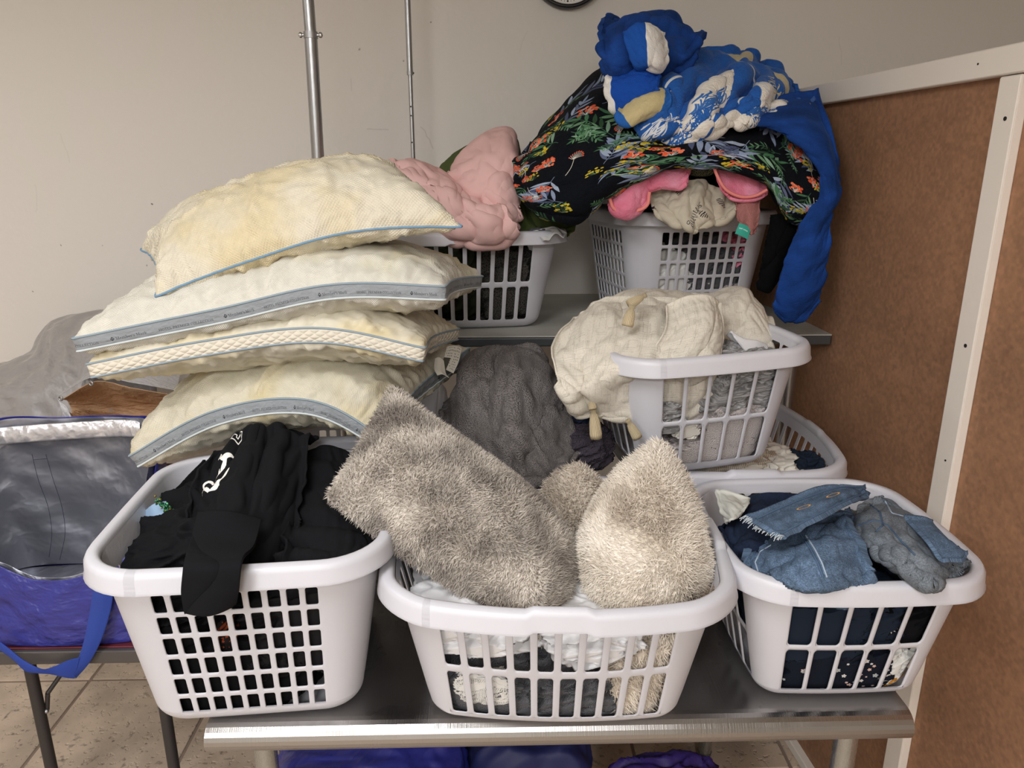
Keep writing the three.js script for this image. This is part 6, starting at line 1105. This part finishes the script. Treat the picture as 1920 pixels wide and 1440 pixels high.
{
  const p1 = settle('pink_fleece', drape({ ctrl: [
    [[1168, 290, -1.96], [1195, 288, -1.97], [1222, 292, -1.97]],
    [[1162, 315, -1.93], [1192, 310, -1.915], [1222, 318, -1.935]],
    [[1150, 350, -1.915], [1185, 348, -1.895], [1218, 352, -1.915]],
    [[1142, 375, -1.91], [1180, 378, -1.89], [1216, 370, -1.91]],
    [[1148, 388, -1.92], [1180, 398, -1.905], [1212, 384, -1.92]]], nu: 34, nv: 40, ex: [1.08, 1.04], seed: 4, steps: 30, rough: 0.006, th: 0.010, detail: folds(0.017, 12, 5, 5, 1) }), M.pinkPlush, 'pink plush blanket corner hanging left below the floral hem', 'blanket', topGroup);
  addPart('binding', tube([[1143, 372], [1152, 392], [1180, 398], [1212, 386], [1218, 360]].map(([x, y]) => atZ(x, y, -1.895)), 0.0045, 40, 8), M.pinkBind, p1, 'coral satin binding');
  settle('pink_fleece', drape({ ctrl: [
    [[1205, 292, -1.955], [1245, 288, -1.96], [1300, 292, -1.955]],
    [[1208, 315, -1.925], [1245, 310, -1.91], [1294, 312, -1.92]],
    [[1212, 345, -1.915], [1242, 332, -1.90], [1288, 338, -1.905]],
    [[1216, 352, -1.925], [1245, 340, -1.915], [1280, 346, -1.92]]], nu: 36, nv: 34, ex: [1.06, 1.04], seed: 9, steps: 30, rough: 0.006, th: 0.008, detail: folds(0.017, 10, 5, 7, 1) }), M.pinkPlush, 'pink plush flap in the middle below the floral hem', 'blanket', topGroup);
  const p3 = settle('pink_fleece', drape({ ctrl: [
    [[1332, 286, -1.95], [1375, 284, -1.955], [1418, 296, -1.95], [1436, 318, -1.94]],
    [[1340, 315, -1.92], [1375, 312, -1.925], [1412, 325, -1.92], [1438, 345, -1.915]],
    [[1352, 345, -1.90], [1380, 350, -1.91], [1410, 352, -1.905], [1438, 356, -1.90]],
    [[1370, 362, -1.895], [1390, 368, -1.885], [1415, 366, -1.885], [1436, 358, -1.89]]], nu: 36, nv: 34, ex: [1.04, 1.04], seed: 15, steps: 30, rough: 0.005, th: 0.007, detail: folds(0.014, 8, 8, 9, 1) }), M.pinkPlush, 'pink plush lap with coral binding at the right below the floral hem', 'blanket', topGroup);
  addPart('binding', tube([[1334, 298], [1345, 330], [1362, 356], [1390, 369], [1416, 367], [1438, 356]].map(([x, y]) => atZ(x, y, -1.882)), 0.004, 40, 8), M.pinkBind, p3, 'coral satin binding');
  const smileTex = canvasTex(1024, 700, (g, w, h) => {
    g.fillStyle = '#c3bcaa'; g.fillRect(0, 0, w, h); g.fillStyle = '#53555a'; g.strokeStyle = '#33292f';
    g.save(); g.translate(590, 300); g.rotate(2.15); g.font = '112px sans-serif'; g.fillText('smiling', 0, 0, 330); g.restore();
    g.lineWidth = 9; for (const [x, y, a, n] of [[640, 440, -0.9, 7], [350, 130, -0.9, 5], [60, 330, -1.3, 4], [860, 200, -0.8, 6]]) { g.save(); g.translate(x, y); g.rotate(a); for (let k = 0; k < n; k++) { const l = 95 - Math.abs(k - n / 2) * 18; g.beginPath(); g.moveTo(-l / 2, k * 20 - 60); g.lineTo(l / 2, k * 20 - 60); g.stroke(); } g.restore(); }
  }, { wrap: false });
  settle('beige_fleece', drape({ ctrl: [
    [[1215, 345, -1.97], [1260, 332, -1.96], [1310, 322, -1.96], [1350, 335, -1.96], [1385, 355, -1.96]],
    [[1220, 358, -1.935], [1262, 345, -1.915], [1305, 328, -1.92], [1340, 345, -1.925], [1380, 368, -1.925]],
    [[1225, 378, -1.91], [1265, 365, -1.89], [1300, 358, -1.885], [1335, 370, -1.895], [1382, 380, -1.905]],
    [[1240, 392, -1.905], [1272, 388, -1.875], [1302, 388, -1.87], [1335, 388, -1.88], [1375, 390, -1.90]],
    [[1268, 402, -1.90], [1285, 408, -1.872], [1305, 418, -1.865], [1325, 408, -1.875], [1350, 398, -1.89]]], nu: 60, nv: 46, ex: [1.22, 1.04], seed: 8, steps: 60, rough: 0.010, freq: 14, stretch: [1, 0.3], every: 8, th: 0.007, size: [1, 1], detail: folds(0.020, 22, 3, 15, 1) }), fabric({ map: smileTex, bumpMap: T.plush, bumpScale: 0.001 }), 'beige fleece blanket with grey printed words drooping over the basket rim', 'blanket', topGroup);
  settle('pepper_towel', wad(atZ(1315, 316, -1.955), [0.035, 0.02, 0.03], 88, { amp: 0.12, detail: 18 }), M.pepper, 'green-black speckled towel glimpsed between the pink plush flaps', 'towel', topGroup);
  const pt = settle('pink_towel', drape({ ctrl: [
    [[1378, 362, -1.93], [1395, 360, -1.925], [1412, 362, -1.92], [1425, 366, -1.925]],
    [[1382, 385, -1.90], [1397, 380, -1.885], [1410, 385, -1.88], [1424, 388, -1.89]],
    [[1386, 408, -1.885], [1398, 405, -1.88], [1409, 410, -1.872], [1422, 410, -1.88]],
    [[1400, 420, -1.885], [1405, 424, -1.88], [1410, 432, -1.874], [1418, 428, -1.88]]], nu: 26, nv: 34, ex: [1.06, 1.03], seed: 18, steps: 20, rough: 0.004, th: 0.005, detail: folds(0.014, 18, 4, 11, 1) }), M.pinkTerry, 'dusty pink terry towel corner hanging from the basket rim', 'towel', topGroup);
  const tagTex = canvasTex(256, 256, (g, w, h) => { g.fillStyle = '#2fa592'; g.fillRect(0, 0, w, h); g.fillStyle = '#d9efe9'; g.font = 'bold 44px sans-serif'; g.fillText('owl wise', 30, 120); }, { wrap: false });
  addPart('care_tag', drape({ ctrl: [[[1386, 418, -1.872], [1398, 422, -1.87], [1409, 428, -1.87]], [[1382, 428, -1.87], [1394, 432, -1.867], [1405, 438, -1.868]], [[1378, 438, -1.87], [1390, 443, -1.867], [1402, 449, -1.868]]], nu: 10, nv: 10, steps: 0, th: 0.001, size: [1, 1] }), std({ map: tagTex, roughness: 0.7 }), pt, 'teal woven tag');
}
// ---- blue throw with white and beige print on top of the heap
{
  const g = thing('blue_throw', 'royal blue plush throw with white and beige print on top of the floral blanket', 'blanket', topGroup, V3(0.6, 1.9, -2.1));
  const print = canvasTex(1024, 1024, (c, w, h) => {     // u across the heap, v from the back to the front hem
    c.fillStyle = '#2a5fae'; c.fillRect(0, 0, w, h); const r = rng(44);
    for (let k = 0; k < 5000; k++) { c.strokeStyle = ['rgba(34,84,168,0.5)', 'rgba(90,140,205,0.35)', 'rgba(24,66,150,0.5)'][k % 3]; c.lineWidth = 1.5; const x = r() * w, y = r() * h, a = r() * 6.3; c.beginPath(); c.moveTo(x, y); c.lineTo(x + Math.cos(a) * 12, y + Math.sin(a) * 12); c.stroke(); }
    const blob = (pts, col) => { c.fillStyle = col; c.beginPath(); pts.forEach(([x, y], i) => (i ? c.lineTo(x * w, y * h) : c.moveTo(x * w, y * h))); c.closePath(); c.fill(); };
    const hair = (x0, y0, x1, y1, n, wd, col, len) => { c.strokeStyle = col; c.lineWidth = wd; for (let k = 0; k < n; k++) { const t = r(), x = lerp(x0, x1, t) * w + (r() - 0.5) * 60, y = lerp(y0, y1, t) * h + (r() - 0.5) * 50, a = 1.9 + (r() - 0.5) * 0.8; c.beginPath(); c.moveTo(x, y); c.quadraticCurveTo(x + Math.cos(a) * len * 0.5 + 10, y + Math.sin(a) * len * 0.5, x + Math.cos(a + 0.3) * len, y + Math.sin(a + 0.3) * len); c.stroke(); } };
    blob([[0.34, 0.22], [0.50, 0.16], [0.54, 0.22], [0.42, 0.28]], '#cfc29a'); blob([[0.62, 0.2], [0.78, 0.3], [0.86, 0.42], [0.74, 0.36]], '#cfc29a'); blob([[0.90, 0.40], [1, 0.45], [1, 0.72], [0.93, 0.62]], '#c9bb92');
    blob([[0.24, 0.62], [0.36, 0.40], [0.46, 0.42], [0.45, 0.55], [0.38, 0.72], [0.24, 0.92], [0.14, 0.9]], '#e9e4da'); blob([[0.60, 0.45], [0.70, 0.42], [0.80, 0.55], [0.84, 0.68], [0.72, 0.74], [0.60, 0.68]], '#ece7dd'); blob([[0.36, 0.74], [0.5, 0.66], [0.58, 0.74], [0.46, 0.88], [0.34, 0.94]], '#e6e1d6');
    hair(0.2, 0.9, 0.42, 0.5, 260, 4, '#ece8de', 70); hair(0.44, 0.95, 0.6, 0.7, 160, 4, '#e6e2d8', 60); hair(0.0, 0.95, 0.2, 0.6, 90, 4, '#dfe2e4', 55); hair(0.2, 0.86, 0.4, 0.56, 140, 4, '#2f64b2', 44); hair(0.62, 0.66, 0.82, 0.5, 150, 4, '#f0ece4', 40); hair(0.82, 0.72, 0.92, 0.5, 90, 4, '#d9cfae', 40); hair(0.6, 0.7, 0.84, 0.6, 120, 4, '#3567b0', 46); hair(0.32, 0.9, 0.56, 0.72, 110, 5, '#f0ece2', 60); hair(0.3, 0.62, 0.44, 0.5, 40, 6, '#3a6fb8', 50); hair(0.66, 0.36, 0.8, 0.46, 60, 5, '#cfc29a', 34);
    for (const q of [[0.46, 0.38, 0.62, 0.55], [0.5, 0.6, 0.56, 0.4], [0.04, 0.6, 0.14, 0.42]]) { c.strokeStyle = '#dfe2e2'; c.lineWidth = 12; c.beginPath(); c.moveTo(q[0] * w, q[1] * h); c.quadraticCurveTo(0.5 * w * (q[0] + q[2]) + 40, q[1] * h - 60, q[2] * w, q[3] * h); c.stroke(); }
  }, { wrap: false });
  const plushPrint = fabric({ map: print, sheen: 0.5, sheenColor: hex('#b9cdf0'), bumpMap: again(T.plush, 5), bumpScale: 0.003 });
  addPart('printed_fold', drape({ ctrl: [
    [[1230, 130, -2.34], [1300, 90, -2.38], [1370, 80, -2.38], [1430, 100, -2.36], [1480, 140, -2.30], [1520, 175, -2.24]],
    [[1225, 100, -2.18], [1300, 72, -2.22], [1375, 70, -2.22], [1430, 88, -2.21], [1480, 130, -2.16], [1525, 165, -2.10]],
    [[1225, 110, -2.04], [1300, 95, -2.06], [1370, 92, -2.07], [1430, 108, -2.07], [1480, 142, -2.05], [1528, 172, -2.02]],
    [[1215, 150, -1.95], [1285, 140, -1.93], [1355, 132, -1.93], [1420, 140, -1.95], [1475, 160, -1.97], [1520, 182, -1.98]],
    [[1205, 190, -1.91], [1275, 186, -1.87], [1345, 172, -1.87], [1415, 168, -1.90], [1470, 176, -1.93], [1512, 190, -1.95]],
    [[1200, 214, -1.91], [1270, 218, -1.87], [1345, 206, -1.87], [1415, 192, -1.90], [1465, 188, -1.93], [1505, 196, -1.95]],
    [[1205, 216, -1.97], [1270, 218, -1.94], [1345, 206, -1.94], [1415, 194, -1.96], [1465, 190, -1.98], [1500, 198, -1.99]]], nu: 84, nv: 76, ex: [1.16, 1.06], seed: 6, steps: 70, rough: 0.014, freq: 8, every: 11, th: 0.010, fit: beside, size: [1, 1], detail: folds(0.062, 11, 4, 61, 1.2) }), plushPrint, g);
  addPart('bunched_fold', drape({ ctrl: [
    [[1150, 60, -2.30], [1200, 35, -2.34], [1260, 35, -2.34], [1312, 70, -2.26]],
    [[1134, 20, -2.18], [1182, 8, -2.20], [1250, 10, -2.20], [1318, 46, -2.16]],
    [[1126, 30, -2.06], [1172, 14, -2.06], [1245, 18, -2.06], [1320, 52, -2.06]],
    [[1124, 70, -1.99], [1165, 60, -1.96], [1235, 55, -1.97], [1308, 82, -2.03]],
    [[1130, 105, -1.99], [1172, 100, -1.95], [1235, 95, -1.97], [1296, 108, -2.03]],
    [[1150, 122, -2.02], [1185, 120, -2.0], [1235, 118, -2.02], [1288, 122, -2.06]]], nu: 60, nv: 56, ex: [1.14, 1.08], seed: 10, steps: 60, rough: 0.012, freq: 9, every: 10, th: 0.010, detail: folds(0.045, 10, 8, 71, 1.2) }), M.royal, g);
  const cuff = canvasTex(256, 256, (c, w, h) => { c.fillStyle = '#2257b0'; c.fillRect(0, 0, w, h); c.fillStyle = '#eceae6'; c.beginPath(); c.moveTo(w * 0.46, 0); c.quadraticCurveTo(w * 0.5, h * 0.5, w * 0.3, h); c.lineTo(w, h); c.lineTo(w, 0); c.fill(); }, { wrap: false });
  addPart('rolled_cuff', drape({ ctrl: [
    [[1178, 58, -1.98], [1200, 38, -1.98], [1222, 42, -1.98], [1244, 62, -1.98]],
    [[1170, 52, -1.93], [1198, 33, -1.915], [1226, 43, -1.915], [1250, 72, -1.935]],
    [[1180, 85, -1.915], [1205, 72, -1.89], [1230, 80, -1.89], [1252, 95, -1.92]],
    [[1192, 108, -1.915], [1212, 104, -1.885], [1232, 108, -1.885], [1248, 112, -1.915]],
    [[1200, 116, -1.94], [1216, 120, -1.92], [1230, 122, -1.92], [1240, 118, -1.94]]], nu: 40, nv: 40, ex: [1.08, 1.04], seed: 13, steps: 30, rough: 0.006, th: 0.008, size: [1, 1], detail: folds(0.017, 10, 8, 5, 1) }), fabric({ map: cuff, sheen: 0.5, bumpMap: again(T.plush, 3), bumpScale: 0.002 }), g, 'white and blue rolled cuff');
  const bandT = canvasTex(256, 256, (c, w, h) => { c.fillStyle = '#1d4fae'; c.fillRect(0, 0, w, h); c.fillStyle = '#eceae6'; c.fillRect(0, 0, w * 0.12, h); }, { wrap: false });
  addPart('side_fold', drape({ ctrl: [
    [[1145, 130, -2.02], [1175, 122, -2.02], [1205, 112, -2.0], [1232, 118, -1.98]],
    [[1136, 136, -1.97], [1172, 126, -1.95], [1206, 116, -1.93], [1236, 122, -1.93]],
    [[1136, 160, -1.95], [1172, 150, -1.925], [1206, 142, -1.91], [1236, 140, -1.915]],
    [[1146, 192, -1.945], [1176, 178, -1.92], [1206, 168, -1.905], [1234, 160, -1.91]],
    [[1156, 205, -1.96], [1180, 192, -1.94], [1206, 182, -1.93], [1230, 172, -1.93]]], nu: 40, nv: 36, ex: [1.08, 1.04], seed: 16, steps: 30, rough: 0.007, th: 0.008, size: [1, 1], detail: folds(0.020, 6, 12, 8, 1) }), fabric({ map: bandT, sheen: 0.5, bumpMap: again(T.plush, 3), bumpScale: 0.002 }), g);
  const begT = canvasTex(256, 256, (c, w, h) => { c.fillStyle = '#cfc193'; c.fillRect(0, 0, w, h); c.fillStyle = '#2f6cc0'; c.beginPath(); c.moveTo(0, h * 0.35); c.lineTo(w * 0.5, h * 0.85); c.lineTo(0, h * 0.8); c.fill(); c.fillRect(w * 0.82, 0, w * 0.2, h); }, { wrap: false });
  addPart('corner_fold', drape({ ctrl: [
    [[1172, 185, -1.96], [1200, 172, -1.945], [1230, 164, -1.93], [1258, 162, -1.92]],
    [[1160, 195, -1.925], [1195, 178, -1.90], [1230, 168, -1.885], [1260, 172, -1.89]],
    [[1156, 208, -1.91], [1190, 198, -1.88], [1225, 186, -1.87], [1256, 190, -1.88]],
    [[1160, 218, -1.91], [1182, 222, -1.885], [1206, 208, -1.885], [1250, 200, -1.90]],
    [[1170, 222, -1.93], [1184, 226, -1.92], [1206, 214, -1.92], [1245, 206, -1.93]]], nu: 40, nv: 36, ex: [1.06, 1.04], seed: 19, steps: 30, rough: 0.007, th: 0.008, size: [1, 1], detail: folds(0.020, 8, 8, 18, 1) }), fabric({ map: begT, sheen: 0.4, bumpMap: again(T.plush, 3), bumpScale: 0.002 }), g, 'beige printed corner');
  addPart('hanging_tail', drape({ ctrl: [
    [[1330, 212, -1.93], [1400, 190, -1.97], [1475, 168, -2.03], [1532, 160, -2.06]],
    [[1385, 214, -1.90], [1440, 200, -1.90], [1500, 192, -1.93], [1550, 205, -1.98]],
    [[1465, 232, -1.88], [1500, 222, -1.865], [1538, 228, -1.88], [1563, 255, -1.92]],
    [[1530, 285, -1.86], [1545, 282, -1.85], [1560, 290, -1.855], [1570, 310, -1.89]],
    [[1538, 340, -1.86], [1550, 340, -1.85], [1562, 345, -1.855], [1572, 350, -1.88]],
    [[1500, 410, -1.87], [1525, 400, -1.855], [1545, 395, -1.855], [1560, 385, -1.88]],
    [[1475, 470, -1.87], [1505, 465, -1.85], [1530, 460, -1.85], [1556, 450, -1.87]],
    [[1458, 530, -1.87], [1490, 530, -1.85], [1520, 525, -1.85], [1545, 510, -1.87]],
    [[1450, 572, -1.88], [1478, 592, -1.865], [1508, 588, -1.865], [1538, 555, -1.88]]], nu: 40, nv: 84, ex: [1.08, 1.02], seed: 22, steps: 40, rough: 0.007, freq: 8, every: 10, th: 0.010, fit: beside, detail: folds(0.017, 10, 4, 81, 1) }), M.royal, g);
  settle('floral_blanket_end', drape({ ctrl: [
    [[1445, 395, -1.95], [1475, 390, -1.95], [1500, 395, -1.96]],
    [[1440, 430, -1.93], [1468, 425, -1.92], [1492, 425, -1.94]],
    [[1430, 480, -1.93], [1455, 480, -1.92], [1478, 470, -1.94]],
    [[1425, 530, -1.95], [1442, 535, -1.94], [1456, 520, -1.95]]], nu: 30, nv: 40, ex: [1.1, 1.02], seed: 25, steps: 30, rough: 0.006, th: 0.008, detail: folds(0.020, 14, 3, 8, 1) }), M.blackPlain, 'dark blanket end hanging beside the basket under the blue throw', 'blanket', topGroup);
}
renderer.render(scene, camera);
